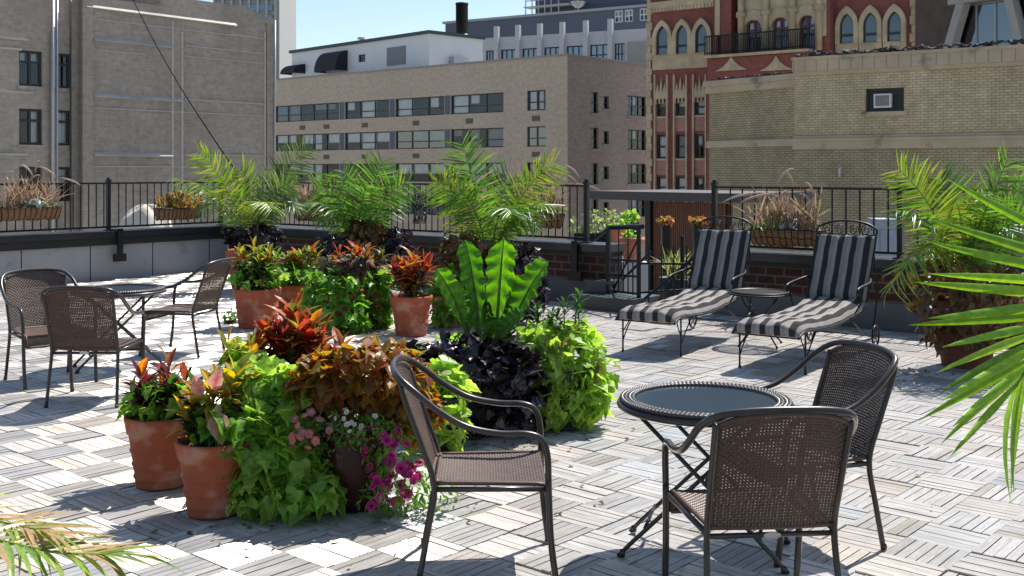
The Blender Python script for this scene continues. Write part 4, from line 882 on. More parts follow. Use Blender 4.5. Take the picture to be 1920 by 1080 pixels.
def make_lounger(label, loc, rz, group):
    r = thing("chaise_lounge", label, "lounge chair", loc, rz, group); w = .31; SL_ = 1.66
    # side profile of the lying surface: foot end y=-.12 .. seat end, then the raised back
    prof = [(-.16, .345), (-.1, .375), (.05, .39), (.35, .372), (.75, .36), (1.2, .385), (1.55, .425), (SL_, .45)]
    bk = [(SL_, .47), (SL_ + .09, .66), (SL_ + .19, .86), (SL_ + .27, 1.02), (SL_ + .31, 1.12)]
    def cushion(pr, th_, nm, wd, seed, tail=False):
        P = cr(np.array([(0, a, b) for a, b in pr]), 5)[:, 1:]; n = len(P); d = nz(np.gradient(P, axis=0)); nn = np.stack([-d[:, 1], d[:, 0]], -1)
        rg = np.random.default_rng(seed); nx = 26; x = np.linspace(-1, 1, nx); top, bot = [], []; uvt = []
        L = np.r_[0, np.cumsum(np.linalg.norm(np.diff(P, axis=0), axis=1))]
        for i in range(n):
            e = min(1, min(L[i], L[-1] - L[i]) / .045 + .12)
            edge = 1 - np.abs(x)**10 * .85; tuft = .007 * np.sin(L[i] * 16 + 1.1 * np.sin(x * 5)) + .006 * np.sin(x * 9 + i)
            hh = th_ * edge * (e**.5) + tuft * edge + rg.normal(0, .0012, nx)
            top.append(np.stack([x * wd, P[i, 0] + nn[i, 0] * hh, P[i, 1] + nn[i, 1] * hh], -1)); bot.append(np.stack([x * wd, P[i, 0] + 0 * x, P[i, 1] + 0 * x], -1)); uvt.append(np.stack([x * .5 + .5 + 0.022, np.full(nx, L[i])], -1))
        m = MB(); m.grid(np.array(top), np.array(uvt)); m.grid(np.array(bot)[:, ::-1], np.array(uvt)[:, ::-1])
        for k in (0, nx - 1): m.grid(np.stack([np.array(top)[:, k], np.array(bot)[:, k]], 1), np.stack([np.array(uvt)[:, k]] * 2, 1))
        for k in (0, n - 1): m.grid(np.stack([top[k], bot[k]], 0), np.stack([uvt[k]] * 2, 0))
        return m.build(nm, STRIPE, r, True)
    cushion(prof, .075, "seat_cushion", w - .005, 1); cushion(bk, .075, "back_cushion", w - .005, 2)
    m = MB()
    for sx in (-1, 1): m.tube([(sx * w, a, b - .012) for a, b in prof], .011, 7, smooth=3)
    for y, z in ((-.14, .345), (.3, .36), (.8, .35), (1.3, .385), (SL_, .44)): m.tube([(-w, y, z - .012), (w, y, z - .012)], .008, 6)
    m.build("seat_frame", IRON, r, True)
    m = MB()
    for sx in (-1, 1): m.tube([(sx * w, a - .0, b - .0) for a, b in bk] , .011, 7, smooth=3)
    y, z = SL_ + .32, 1.13
    m.tube([(-w, y, z), (-w, y, z + .06), (-.2, y + .01, z + .12), (0, y + .01, z + .145), (.2, y + .01, z + .12), (w, y, z + .06), (w, y, z)], .011, 7, smooth=5)
    for sx in (-1, 1):
        for x0, rr_ in ((.20, .065), (.075, .055)):
            t = np.linspace(0, 3.4 * math.pi, 34); q = rr_ * (1 - .78 * t / t[-1]); m.tube(np.stack([sx * (x0 + q * np.cos(t) * .9), 0 * t + y + .005, z + .05 + q * np.sin(t)], -1), .006, 5)
    m.tube([(0, y, z), (0, y + .01, z + .14)], .007, 5); m.tube([(-w, y, z), (w, y, z)], .008, 6)
    m.build("back_frame", IRON, r, True)
    for sx in (-1, 1):
        m = MB(); m.tube([(sx * w, .0, .38), (sx * w, 0, .004)], .009, 7); m.tube([(sx * w, .0, .11), (sx * w, .10, .22), (sx * (w - .0), .26, .35)], .007, 6, smooth=3); m.tube([(sx * w, .0, .20), (sx * (w - .05), .03, .3), (sx * (w - .06), .06, .36)], .006, 5, smooth=3); m.lathe([(0, 0), (.016, 0), (.012, .02)], 8, (sx * w, 0, 0)); m.build("leg", IRON, r, True)
        m = MB(); m.tube([(sx * w, 1.15, .38), (sx * w, 1.62, .16), (sx * w, SL_ + .2, .11)], .010, 7, smooth=3); m.tube([(sx * w, SL_ + .24, .95), (sx * w, SL_ + .34, .55), (sx * w, SL_ + .2, .11)], .009, 6, smooth=4); m.build("rear_leg", IRON, r, True)
        m = MB(); xx = sx * (w + .05); m.tube([(sx * w, SL_ + .12, .70), (xx, SL_ - .05, .675), (xx, SL_ - .36, .65), (xx, SL_ - .42, .615), (xx, SL_ - .40, .585)], .014, 8, smooth=4); m.tube([(xx, SL_ - .34, .65), (xx, SL_ - .30, .52), (sx * w, SL_ - .34, .40)], .009, 6, smooth=3); m.build("armrest", IRON, r, True)
        m = MB(); t = np.linspace(0, 2 * np.pi, 29)[:-1]; c = (sx * (w + .03), SL_ + .2, .115); m.tube(np.stack([0 * t + c[0], c[1] + .105 * np.cos(t), c[2] + .105 * np.sin(t)], -1), .011, 7, True)
        for k in range(6): a = k * math.pi / 3; m.tube([c, (c[0], c[1] + .1 * math.cos(a), c[2] + .1 * math.sin(a))], .005, 5)
        m.build("wheel", IRON, r, True)
    m = MB(); m.tube([(-w - .03, SL_ + .2, .115), (w + .03, SL_ + .2, .115)], .008, 6); m.build("axle", IRON, r, True)
    return r
G3 = "striped chaise lounges by the brick parapet"
l1 = make_lounger("black and grey striped chaise lounge to the left of the small round mesh table", (1.365, 10.7, .004), heading(.53, .85), G3)
dup(l1, (2.33, 9.80, .004), heading(.585, .81), "black and grey striped chaise lounge to the right of the small round mesh table", G3)
r = thing("side_table", "small round wrought iron mesh table standing between the two striped chaise lounges", "side table", (2.56, 11.28, .004)); h = .54; rad = .29
m = MB()
for q in np.arange(-rad, rad, .03):
    L_ = math.sqrt(max(rad**2 - q * q, 1e-4))
    for k in (0, 1):
        n = max(2, int(L_ / .02)); t = np.linspace(-L_, L_, n); zg = .006 * np.sin(t * 105 + (math.pi if int(round(q / .03)) % 2 else 0)); P = np.stack([t, 0 * t + q, 0 * t + h + .003 * (1 if k else -1)], -1) if k else np.stack([0 * t + q, t, 0 * t + h - .003], -1); m.tube(P, .0055, 4)
m.build("mesh_top", IRON, r)
m = MB(); t = np.linspace(0, 2 * np.pi, 49)[:-1]
for k, (q, z, a) in enumerate(((rad, h + .004, .013), (rad + .025, h - .012, .010), (rad - .03, h + .006, .008))): m.tube(np.stack([q * np.cos(t), q * np.sin(t), 0 * t + z + (.006 * np.sin(t * 24) if k == 1 else 0)], -1), a, 7, True)
m.build("rim", IRON, r, True)
for k in range(4):
    a = R(25) + k * math.pi / 2; c, s = math.cos(a), math.sin(a); m = MB(); m.tube([(c * q, s * q, z) for q, z in ((.24, h - .01), (.2, .44), (.06, .30), (.05, .25), (.16, .12), (.27, .01))], .009, 6, smooth=5); m.lathe([(0, 0), (.014, 0), (.01, .02)], 8, (c * .27, s * .27, 0)); m.build("leg", IRON, r, True)
m = MB(); m.tube(np.stack([.06 * np.cos(t), .06 * np.sin(t), 0 * t + .275], -1), .007, 6, True); m.build("ring", IRON, r, True)
# ================================================================== STAIR OPENING AND LOWER TERRACE
gA, gB = gapA, gapB
r = thing("stair_rail", "black iron handrails and landing bars around the stair opening left of the loungers", "handrail", (*(gA + WD * .02), 0))
def rail(name, pts, rad=.018): MB().tube(pts, rad * 1.35, 7).build(name, IRON, r, world=True)
pa = gA + WD * .12 - WN * .32; pc = gA + WD * .50 + WN * .55
for nm, q, zt_ in (("post", gA + WD * .06 - WN * .15, 1.02), ("post", gA + WD * .18 - WN * .35, 1.05), ("post", gA + WD * .72 - WN * .45, 1.10), ("post", gA + WD * .98 + WN * .2, .95), ("post", gA + WD * 1.25 + WN * .15, .9)):
    rail(nm, [(*q, -.4), (*q, zt_)], .022)
q0, q1, q2 = gA + WD * .04 - WN * .15, gA + WD * .74 - WN * .45, gA + WD * 1.3 + WN * .15
rail("top_bar", [(*q0, 1.04), (*(gA + WD * .78 - WN * .45), 1.09)], .024)
for z in (.62, .42, .2): rail("cross_bar", [(*q0, z), (*q1, z + .03)], .012)
rail("brace", [(*(gA - WN * .12 - WD * .2), .86), (*q0, 1.02), (*(gA + WD * .2 - WN * .35), 1.04)], .016)
rail("brace", [(*q1, .12), (*q2, .78)], .014); rail("brace", [(*q0, .15), (*(gA + WD * .45 + WN * .3), .72)], .014); rail("brace", [(*q0, .05), (*q1, .98)], .010); rail("cross_bar", [(*q1, .62), (*q2, .60)], .012); rail("cross_bar", [(*q1, .25), (*q2, .28)], .012)
for k in range(7): q = q0 + (q1 - q0) * (k + .5) / 7; rail("baluster", [(*q, .2), (*q, .62 if k % 2 else 1.05)], .007)
for k in range(5): q = q1 + (q2 - q1) * (k + .7) / 5; rail("baluster", [(*q, .0), (*q, .85)], .007)
r = thing("stair_box", "dark teal painted timber step box at the foot of the black stair rail", "step", (*(gA - WN * .5), 0))
rz = math.atan2(WD[1], WD[0])
for nm, c, d in (("riser", gA + WD * .30 - WN * .36, (.92, .62, .15, .075)), ("tread", gA + WD * .30 - WN * .36, (.98, .68, .03, .167)), ("upper_riser", gA + WD * .02 - WN * .22, (.34, .3, .13, .25)), ("upper_tread", gA + WD * .02 - WN * .22, (.38, .34, .03, .332))):
    m = MB(); m.box((c[0], c[1], d[3]), d[:3], rz); m.build(nm, TEAL, r, world=True)
# shed with flat grey roof and cedar slats on the lower roof
ya, yb = 23.5, 21.5
A, Bq = at(1150, 360, ya), at(1345, 360, yb); sd = nz((Bq - A)[:2]); sn = np.array([-sd[1], sd[0]]); Ls = np.linalg.norm((Bq - A)[:2])
r = thing("garden_shed", "reddish cedar slatted shed with flat grey roof on the lower terrace beyond the stair opening", "shed", (A[0], A[1], -1.2)); rz = math.atan2(sd[1], sd[0])
zt = 1.36; c = A[:2] + sd * Ls / 2 + sn * 1.2
m = MB(); m.box((c[0] - .0, c[1], zt - .09), (Ls + 1.2, 2.6, .18), rz); m.build("roof", M("grey roof fascia", (.062, .056, .054), .75, 0, (1.5, .25)), r, world=True)
m = MB(); n = 34; rg = random.Random(4)
for k in range(n):
    s = Ls * .38 + (Ls * .66) * (k + .5) / n; q = A[:2] + sd * s + sn * .1; m.box((q[0], q[1], (zt - .2 - 1.2) / 2), (Ls * .66 / n - .012, .03, zt - .2 + 1.2), rz + rg.uniform(-.05, .05))
q = A[:2] + sd * Ls * .72 + sn * .3; m.box((q[0], q[1], 0), (Ls * .66, .05, 2.3), rz); m.build("slat_wall", CEDAR, r, world=True)
m = MB(); q = A[:2] + sd * Ls * .34 + sn * .1; m.box((q[0], q[1], 0), (.14, .14, 2.35), rz); m.build("corner_post", IRON, r, world=True)
# tarp covered mound and white vent blocks on the neighbouring roof to the left
c = at(262, 400, 23.5); r = thing("covered_mound", "cream canvas cover over a rounded heap beyond the left railing", "tarp cover", (c[0], c[1], -1.2))
rg = np.random.default_rng(8); nu, nv = 30, 14; G = []
for j in range(nv):
    row = []
    for i in range(nu + 1):
        a = i / nu * 2 * math.pi; t = j / (nv - 1); q = math.cos(t * math.pi / 2)**.6; w = 1 + .08 * math.sin(5 * a + 2 * t) + .05 * math.sin(9 * a); row.append((.62 * q * w * math.cos(a) + .18 * t, .5 * q * w * math.sin(a), 1.1 + 1.12 * math.sin(t * math.pi / 2) * (1 + .06 * math.sin(3 * a))))
    G.append(row)
MB().grid(G).build("canvas_cover", TARP, r, True)
m = MB(); m.box((0, 0, .56), (1.5, 1.1, 1.1)); m.build("plinth", M("pale blue grey paint", (.30, .34, .40), .7), r)
m = MB(); m.box((-1.6, .4, 1.08), (2.4, .8, .5)); m.box((-1.6, .4, .4), (2.3, .7, .85)); m.build("vent_block", WHITEW, r)

# ================================================================== PLANTS
def root_pot(name, label, xy, group=None): return thing(name, label, "potted plant", (xy[0], xy[1], .004), 0, group)
def px(u, v): return gp(u, v)[:2]
def fin(r, sm, *mbs):
    if sm.n: sm.build("stems", STEM, r, True)
    for nm, mb, mat in mbs:
        if mb.n: mb.build(nm, mat, r, False)
GF = "potted plants in the foreground cluster"
# A: pink and red croton with lime leaves
rg = np.random.default_rng(11); r = root_pot("potted_croton", "terracotta pot of pink tipped red croton at the left end of the front cluster", px(303, 908), GF); terra(r, .205, .14, .40)
c, s, v = MB(), MB(), MB(); croton(c, s, (0, 0, .33), [(-.13, .02, .62), (.03, .05, .68), (.14, .0, .60)], rg, REDC + PINK[:1] + PURP + ORNG[:1], ORNG + REDC + PINK[:1], .15, 9); croton(c, s, (0, 0, .33), [(.08, -.06, .56), (-.1, -.08, .54)], rg, DGREEN + REDC[2:3], PURP + DGREEN, .16, 14)
cloud(v, [(.03, -.08, .50, .20, .14, .10), (-.1, 0, .44, .14, .14, .08), (.12, 0, .46, .14, .14, .09)], 150, HEART, .095, GREEN + LIME[2:], LIME[1:2] + GREEN, rg); fin(r, s, ("croton_leaves", c, LEAF), ("vine_leaves", v, LEAF))
# B: yellow croton with pink leaf
rg = np.random.default_rng(12); r = root_pot("potted_croton", "terracotta pot with yellow spotted croton in front, half hidden by the lime vine", px(402, 960), GF); terra(r, .20, .135, .385)
c, s, v = MB(), MB(), MB(); croton(c, s, (0, 0, .32), [(-.02, 0, .68), (.1, .08, .70), (-.12, .05, .6)], rg, YEL, ORNG + YEL, .165, 11); croton(c, s, (0, 0, .32), [(.05, -.08, .50), (-.1, -.06, .5), (.15, 0, .52)], rg, DGREEN + PURP + REDC[2:3], DGREEN, .15, 15)
inst(c, OVAL, [(.05, -.13, .55), (-.05, -.05, .62), (.02, -.1, .66)], [(.2, -.4, -.7), (-.4, .1, .8), (.3, 0, .9)], [(0, -1, .4), (0, -1, .5), (0, -1, .3)], [.17, .12, .12], np.array(PINK + PINK[:1]), np.array([(.55, .35, .25)] * 3), rg)
cloud(v, [(.05, -.05, .46, .17, .14, .09)], 40, HEART, .10, GREEN, GREEN, rg); fin(r, s, ("croton_leaves", c, LEAF), ("vine_leaves", v, LEAF))
# lime vine pouring out of a hidden pot between
rg = np.random.default_rng(13); q = px(518, 938); r = root_pot("potted_vine", "big lime green sweet potato vine spilling to the deck in the front cluster", q, GF); terra(r, .19, .14, .38)
v, s, d = MB(), MB(), MB()
cloud(v, [(0, -.02, .50, .24, .20, .16), (-.05, .0, .64, .18, .16, .10), (-.12, -.12, .40, .16, .13, .18), (.12, -.16, .36, .16, .12, .2)], 620, HEART, .105, LIME, LIME, rng=rg)
cloud(v, [(-.04, -.24, .22, .24, .12, .24), (.16, -.24, .2, .17, .1, .22), (-.16, -.24, .32, .13, .1, .22)], 430, HEART, .105, GREEN[1:] + LIME, LIME[2:] + LIME[:1], rg, .5, .8)
cloud(v, [(.2, -.34, .12, .18, .12, .1), (.0, -.34, .08, .16, .1, .07), (.32, -.30, .13, .1, .08, .08)], 150, HEART, .09, LIME + GREEN, LIME, rg, .4, .6)
for k in range(10): a = rg.uniform(-2.9, -.2); s.tube([(0, 0, .4), (.2 * math.cos(a), .15 * math.sin(a), .46), (.26 * math.cos(a), .28 * math.sin(a), .2), (.28 * math.cos(a), .30 * math.sin(a), .03)], .004, 4, smooth=4)
fin(r, s, ("vine_leaves", v, LEAF))
# lime patch behind B
rg = np.random.default_rng(14); r = root_pot("potted_vine", "terracotta pot of lime green vine behind the yellow croton", px(462, 885), GF); terra(r, .18, .13, .36)
v, s = MB(), MB(); cloud(v, [(0, 0, .56, .2, .17, .14), (-.05, .05, .68, .1, .1, .08)], 130, HEART, .115, LIME + GREEN[:1], LIME, rg); c = MB(); croton(c, s, (0, 0, .35), [(-.12, .02, .76), (.02, .06, .73)], rg, YEL, ORNG + YEL, .15, 9); fin(r, s, ("vine_leaves", v, LEAF), ("croton_leaves", c, LEAF))
# red croton behind
rg = np.random.default_rng(15); r = root_pot("potted_croton", "tall glossy red croton rising behind the front cluster", px(548, 862), GF); terra(r, .19, .14, .38)
c, s = MB(), MB(); croton(c, s, (0, 0, .33), [(-.15, .0, .80), (.0, .05, .90), (.13, .02, .84), (.2, -.05, .76), (-.05, -.1, .78), (.06, -.08, .82)], rg, REDC, REDC + ORNG[:1] + OLIV[1:2], .19, 17); croton(c, s, (0, 0, .33), [(-.1, 0, .6), (.12, .0, .6), (0, -.1, .58)], rg, DGREEN + REDC[2:3], DGREEN, .18, 16); fin(r, s, ("croton_leaves", c, LEAF))
# burgundy pot: rusty coleus, bacopa, petunias
rg = np.random.default_rng(16); r = root_pot("potted_coleus", "burgundy glazed pot of rust coloured coleus with magenta petunias trailing over its right side", px(668, 946), GF)
MB().lathe([(0, .012), (.15, .012), (.16, 0), (.175, .05), (.205, .17), (.21, .28), (.195, .36), (.2, .385), (.215, .395), (.215, .42), (.2, .425), (.19, .40), (.185, .36)], 40).build("pot", BURG, r, True); MB().lathe([(.19, .37), (.1, .385), (.001, .39)], 24).build("soil", SOIL, r, True)
c, s, p, fl_, b = MB(), MB(), MB(), MB(), MB()
cloud(c, [(-.02, .02, .66, .24, .2, .19), (.12, .0, .72, .2, .2, .14), (-.18, -.02, .66, .16, .15, .14), (.27, .02, .62, .16, .16, .16), (.33, .0, .50, .12, .13, .16)], 1250, OVAL, .09, RUST + OLIV[1:2] + OLIV[:1], OLIV + YEL[1:2] + RUST, rg, .45, .7)
cloud(p, [(.17, -.20, .37, .13, .09, .11), (.25, -.20, .24, .15, .12, .16), (.20, -.24, .12, .14, .1, .12), (.36, -.14, .14, .2, .13, .15), (.1, -.2, .44, .2, .07, .08)], 1100, SMALL, .04, GREEN + [(.12, .2, .08)], GREEN, rg)
cloud(b, [(-.17, -.17, .38, .16, .07, .12), (.02, -.2, .46, .14, .06, .08)], 350, SMALL, .038, [(.12, .19, .10), (.16, .24, .13)], GREEN, rg)
FLOWER = flower()
def blooms(root, nm, E, n, size, ca, cb, rg, toward=(-.1, -1, .35)):
    E = np.array(E, float); k = rg.integers(0, len(E), n); d = nz(rg.normal(size=(n, 3)) * .75 + np.array(toward)); p = E[k, :3] + E[k, 3:] * d * 1.04; ok = p[:, 2] > .02; p, d = p[ok], d[ok]; m = len(p)
    nn = nz(d + rg.normal(0, .3, (m, 3)) + np.array([0, -.3, .2])); y = nz(np.cross(nn, rg.normal(size=(m, 3)))); sz = size * rg.uniform(.75, 1.15, m); A, B = pal(rg, ca, m, .12), pal(rg, cb, m, .12)
    for i in range(m):
        mb = MB(); s = slice(i, i + 1); inst(mb, FLOWER, p[s], y[s], nn[s], sz[s], A[s], B[s]); mb.build(nm, PETAL, root)
blooms(r, 'flower', [(.17, -.20, .37, .13, .09, .11), (.25, -.20, .24, .15, .12, .16), (.20, -.24, .12, .14, .1, .12), (.36, -.14, .14, .2, .13, .15)], 44, .054, MAG, [(.16, .0, .06)], rg)
blooms(r, 'flower', [(-.2, -.17, .42, .16, .08, .12)], 15, .045, [(.5, .06, .10), (.5, .12, .12)], [(.5, .3, .25)], rg); blooms(r, 'flower', [(.02, -.2, .48, .14, .06, .08)], 14, .028, [(.6, .58, .6)], [(.55, .5, .2)], rg)
stems(s, (0, 0, .38), [(.1, 0, .7), (-.1, 0, .66), (.25, 0, .6), (-.15, .05, .6), (0, -.1, .6), (.2, .1, .65)], .006, rg)
fin(r, s, ("coleus_leaves", c, LEAF), ("petunia_leaves", p, LEAF), ("trailing_leaves", b, LEAF))
# lime vine behind the single chair
# big planter with broad ruffled leaves and dark vine
rg = np.random.default_rng(17); ctr = px(895, 800); r = root_pot("planter_bowl", "broad black planter of giant ruffled green leaves above dark purple vine, behind the single armchair", ctr)
MB().lathe([(0, .012), (.30, .012), (.32, 0), (.36, .1), (.42, .38), (.44, .40), (.44, .44), (.41, .44), (.40, .38)], 40).build("pot", BLACKPOT, r, True); MB().lathe([(.40, .40), (.2, .43), (.001, .44)], 24).build("soil", SOIL, r, True)
def bigleaf(base, tip, width, facing, seed, col):
    rgl = np.random.default_rng(seed); B, T = np.array(base), np.array(tip); n, k = 40, 6; C = (B + T) / 2 + np.array([0, 0, .10]) + rgl.normal(0, .02, 3); C[:2] = B[:2] * .62 + T[:2] * .38
    t = np.linspace(0, 1, n + 1)[:, None]; P = (1 - t)**2 * B + 2 * t * (1 - t) * C + t**2 * T; tan = nz(np.gradient(P, axis=0)); tw = rgl.uniform(-.7, .7) * t; sd_ = nz(np.cross(tan, np.array(facing))); nr = np.cross(sd_, tan); sd_, nr = sd_ * np.cos(tw) + nr * np.sin(tw), nr * np.cos(tw) - sd_ * np.sin(tw)
    s0 = .27; tt = np.clip((t[:, 0] - s0) / (1 - s0), 0, 1); w = width * np.interp(tt, [0, .06, .25, .55, .8, .93, 1], [.03, .34, .74, 1.0, .92, .58, .03]); ph = rgl.random() * 6
    G = []; tn = []
    for i in range(n + 1):
        row = []; tr = []
        for j in range(-k, k + 1):
            x = j / k; ww = w[i] * (1 + (.075 * math.sin(tt[i] * 33 + ph + (1 if x > 0 else 0) + 1.2 * math.sin(tt[i] * 9)) + .10 * math.sin(tt[i] * 14 + 2 * ph * (1 if x > 0 else 2))) * abs(x)**3)
            row.append(P[i] + sd_[i] * x * ww + nr[i] * (abs(x) * ww * .38 + .022 * math.sin(tt[i] * 36 + ph + 2.2 * abs(x)) * abs(x) * (ww / width))); rib = 1 - .0 * x
            vein = (.86 + .2 * math.sin(tt[i] * 36 + ph + 2.2 * abs(x))) * rgl.uniform(.88, 1.12); tr.append(np.array(col) * (vein if j else 1.9))
        G.append(row); tn.append(tr)
    m = MB(); m.grid(np.array(G), None, np.array(tn).reshape(-1, 3)); m.tube(P[::2], [.014, .011, .008, .003], 6, tint=np.array([.10, .17, .03])); return m.build("leaf", BIGLEAF, r, True)
fy = ctr[1]
def lp(u, v, dy=0): q = at(u, v, fy + dy); return q - np.array([ctr[0], ctr[1], .004])
GL = (.10, .24, .02)
for i, (bu, tu, tv, dy, w, fc, cl) in enumerate(((930, 945, 448, .05, .105, (-.55, -1, .25), (.11, .27, .022)), (905, 872, 450, .12, .085, (.5, -1, .1), (.06, .16, .02)), (885, 818, 505, -.05, .08, (.6, -.9, .3), (.10, .24, .02)), (940, 1028, 490, .0, .115, (-.4, -1, .35), (.08, .2, .02)), (920, 968, 520, .3, .12, (-.3, -1, .3), (.04, .11, .016)), (900, 888, 540, .25, .10, (.2, -1, .2), (.045, .12, .018)), (915, 985, 590, -.18, .075, (-.3, -1, .5), (.07, .18, .02)), (905, 930, 600, -.1, .06, (.1, -1, .3), (.07, .18, .02)), (915, 960, 560, .12, .09, (-.6, -.8, .2), (.05, .13, .016)), (930, 1005, 545, .15, .085, (-.9, -.6, .2), (.06, .16, .018)), (890, 842, 560, .1, .07, (.8, -.7, .2), (.05, .14, .016)), (915, 925, 500, .3, .10, (.3, -1, .1), (.05, .13, .016)))):
    bigleaf(lp(bu, 668, dy * .3), lp(tu, tv, dy), w, fc, 40 + i, cl)
v, s, l2 = MB(), MB(), MB()
cloud(v, [(0, 0, .48, .42, .40, .13), (-.1, -.2, .40, .36, .28, .20), (.18, -.22, .36, .28, .22, .22), (-.22, -.2, .34, .22, .2, .22), (0, -.38, .24, .34, .12, .22), (.3, -.2, .24, .2, .2, .22), (-.32, -.15, .22, .18, .2, .2), (-.42, -.12, .42, .16, .22, .16)], 900, HEART, .115, PURP + [(.07, .06, .08)], PURP, rg, .5, .9, spread=.5)
cloud(l2, [(-.36, .05, .46, .14, .2, .10), (-.2, .32, .5, .2, .1, .08)], 80, HEART, .11, LIME + GREEN, LIME, rg)
dead = MB(); cloud(dead, [(.02, .0, .56, .2, .16, .06)], 90, BLADE, .16, [(.09, .06, .03), (.06, .04, .025)], [(.1, .07, .04)], rg, .2, .6)
fin(r, s, ("purple_vine_leaves", v, DLEAF), ("lime_vine_leaves", l2, LEAF), ("dry_litter", dead, DRY))
# lime planter right of it
rg = np.random.default_rng(18); q = px(1052, 796); r = root_pot("potted_vine", "round mound of bright lime vine leaves right of the giant ruffled leaves", q); terra(r, .27, .2, .42, BLACKPOT)
v, s, d, c = MB(), MB(), MB(), MB()
cloud(v, [(0, 0, .47, .26, .27, .22), (.12, -.05, .38, .24, .24, .24), (-.1, -.12, .36, .2, .2, .26), (.18, -.12, .24, .17, .17, .2), (0, -.2, .22, .22, .14, .2), (-.12, .1, .58, .18, .2, .12), (.08, .1, .6, .16, .2, .1)], 760, HEART, .10, LIME, LIME + [(.3, .42, .05)], rg)
cloud(c, [(-.02, -.02, .6, .2, .2, .1), (.2, -.1, .42, .1, .12, .12)], 50, OVAL, .10, [(.34, .16, .06), (.3, .3, .05)], LIME, rg)
for t in ((.02, 0, .86), (.13, .02, .92), (-.06, .06, .78), (-.16, .1, .82)): croton(d, s, (t[0], t[1], .5), [t], rg, DGREEN, DGREEN, .085, 12)
fin(r, s, ("vine_leaves", v, LEAF), ("coleus_leaves", c, LEAF), ("upright_leaves", d, LEAF))
rg = np.random.default_rng(19); q = px(835, 842); r = root_pot("potted_vine", "lime vine trailing to the deck just behind the back of the single armchair", q); terra(r, .15, .11, .34, BLACKPOT)
v, s = MB(), MB(); cloud(v, [(0, 0, .38, .14, .13, .14), (.04, -.1, .2, .12, .1, .2), (-.02, .0, .46, .1, .1, .1)], 230, HEART, .105, LIME, LIME, rg); fin(r, s, ("vine_leaves", v, LEAF))
# middle cluster
GM = "terracotta pots in the middle cluster"
rg = np.random.default_rng(21); r = root_pot("potted_croton", "wide terracotta pot at the left of the middle cluster, with yellow and red croton", px(482, 612), GM); terra(r, .275, .21, .44)
c, s, v = MB(), MB(), MB(); croton(c, s, (0, 0, .4), [(-.2, 0, .86), (-.05, .05, .92), (.15, .0, .84), (.05, -.1, .78), (.22, .05, .78)], rg, YEL[1:] + REDC[1:4] + GREEN, ORNG[1:] + GREEN + YEL[1:], .17, 14); cloud(v, [(0, -.03, .56, .30, .25, .12)], 170, HEART, .10, GREEN + LIME[2:] + DGREEN, GREEN, rg); croton(c, s, (0, 0, .4), [(.0, 0, .7), (-.15, -.1, .66), (.15, -.1, .66)], rg, DGREEN + PURP, DGREEN, .17, 14); fin(r, s, ("croton_leaves", c, LEAF), ("vine_leaves", v, LEAF))
rg = np.random.default_rng(22); r = root_pot("potted_croton", "terracotta pot at the right of the middle cluster, with orange red croton", px(771, 628), GM); terra(r, .235, .165, .43)
c, s, v = MB(), MB(), MB(); croton(c, s, (0, 0, .4), [(-.12, 0, .76), (.02, .05, .84), (.14, .0, .78), (.0, -.1, .7)], rg, ORNG + REDC, REDC + ORNG, .18, 16); croton(c, s, (0, 0, .38), [(-.1, -.05, .6), (.12, -.05, .6), (0, .1, .62)], rg, REDC[2:3] + DGREEN + [(.36, .3, .12)], DGREEN, .16, 14); fin(r, s, ("croton_leaves", c, LEAF))
rg = np.random.default_rng(23); r = root_pot("potted_croton", "terracotta pot with orange croton half hidden behind the wide pot of the middle cluster", px(552, 600), GM); terra(r, .24, .18, .43)
c, s, v = MB(), MB(), MB(); croton(c, s, (0, 0, .4), [(-.1, 0, .74), (.1, 0, .8), (.22, .0, .82), (0, .1, .78)], rg, ORNG[:2] + YEL[1:] + GREEN, REDC + GREEN, .17, 14); cloud(v, [(0, -.08, .54, .26, .2, .12)], 120, HEART, .11, GREEN + LIME[2:], GREEN, rg); fin(r, s, ("croton_leaves", c, LEAF), ("vine_leaves", v, LEAF))
rg = np.random.default_rng(24); r = root_pot("potted_vine", "cascade of green sweet potato vine with purple coleus on top, centre of the middle cluster", px(640, 618), GM); terra(r, .24, .18, .42)
v, s, c = MB(), MB(), MB(); cloud(v, [(-.1, -.05, .55, .28, .24, .14), (-.22, -.1, .38, .2, .18, .22), (.0, -.18, .34, .26, .18, .26), (.06, -.26, .16, .24, .16, .2), (.12, -.3, .06, .2, .14, .1), (-.28, -.05, .24, .16, .15, .2)], 620, HEART, .115, GREEN + LIME[2:] + LIME[:1], LIME[2:] + GREEN, rg, .6, .5)
cloud(c, [(0, .05, .72, .26, .2, .10), (.18, .02, .74, .15, .15, .1)], 130, OVAL, .13, [(.10, .03, .05), (.06, .03, .05), (.16, .1, .06)], [(.10, .14, .03), (.2, .1, .1)], rg); croton(c, s, (0, .1, .45), [(-.05, .1, .86), (.15, .12, .9), (.28, .1, .88)], rg, ORNG[:2] + REDC + GREEN[:1], YEL[1:] + REDC, .16, 12); fin(r, s, ("vine_leaves", v, LEAF), ("coleus_leaves", c, LEAF))
rg = np.random.default_rng(25); r = root_pot("potted_vine", "terracotta pot with a narrow green vine cascade left of the orange red croton", px(700, 612), GM); terra(r, .2, .15, .42)
v, s, c = MB(), MB(), MB(); cloud(v, [(.05, -.08, .52, .18, .16, .12), (.1, -.16, .34, .16, .14, .26), (.1, -.17, .12, .14, .13, .2)], 300, HEART, .105, GREEN + LIME[2:], GREEN, rg, .6, .5); croton(c, s, (0, 0, .4), [(-.05, 0, .8), (.1, .05, .84)], rg, REDC + PURP + LIME[:1], DGREEN, .17, 13); fin(r, s, ("vine_leaves", v, LEAF), ("coleus_leaves", c, LEAF))
rg = np.random.default_rng(26); r = root_pot("potted_vine", "low green vine spreading on the deck right of the orange red croton pot", px(838, 612), GM); terra(r, .2, .15, .36)
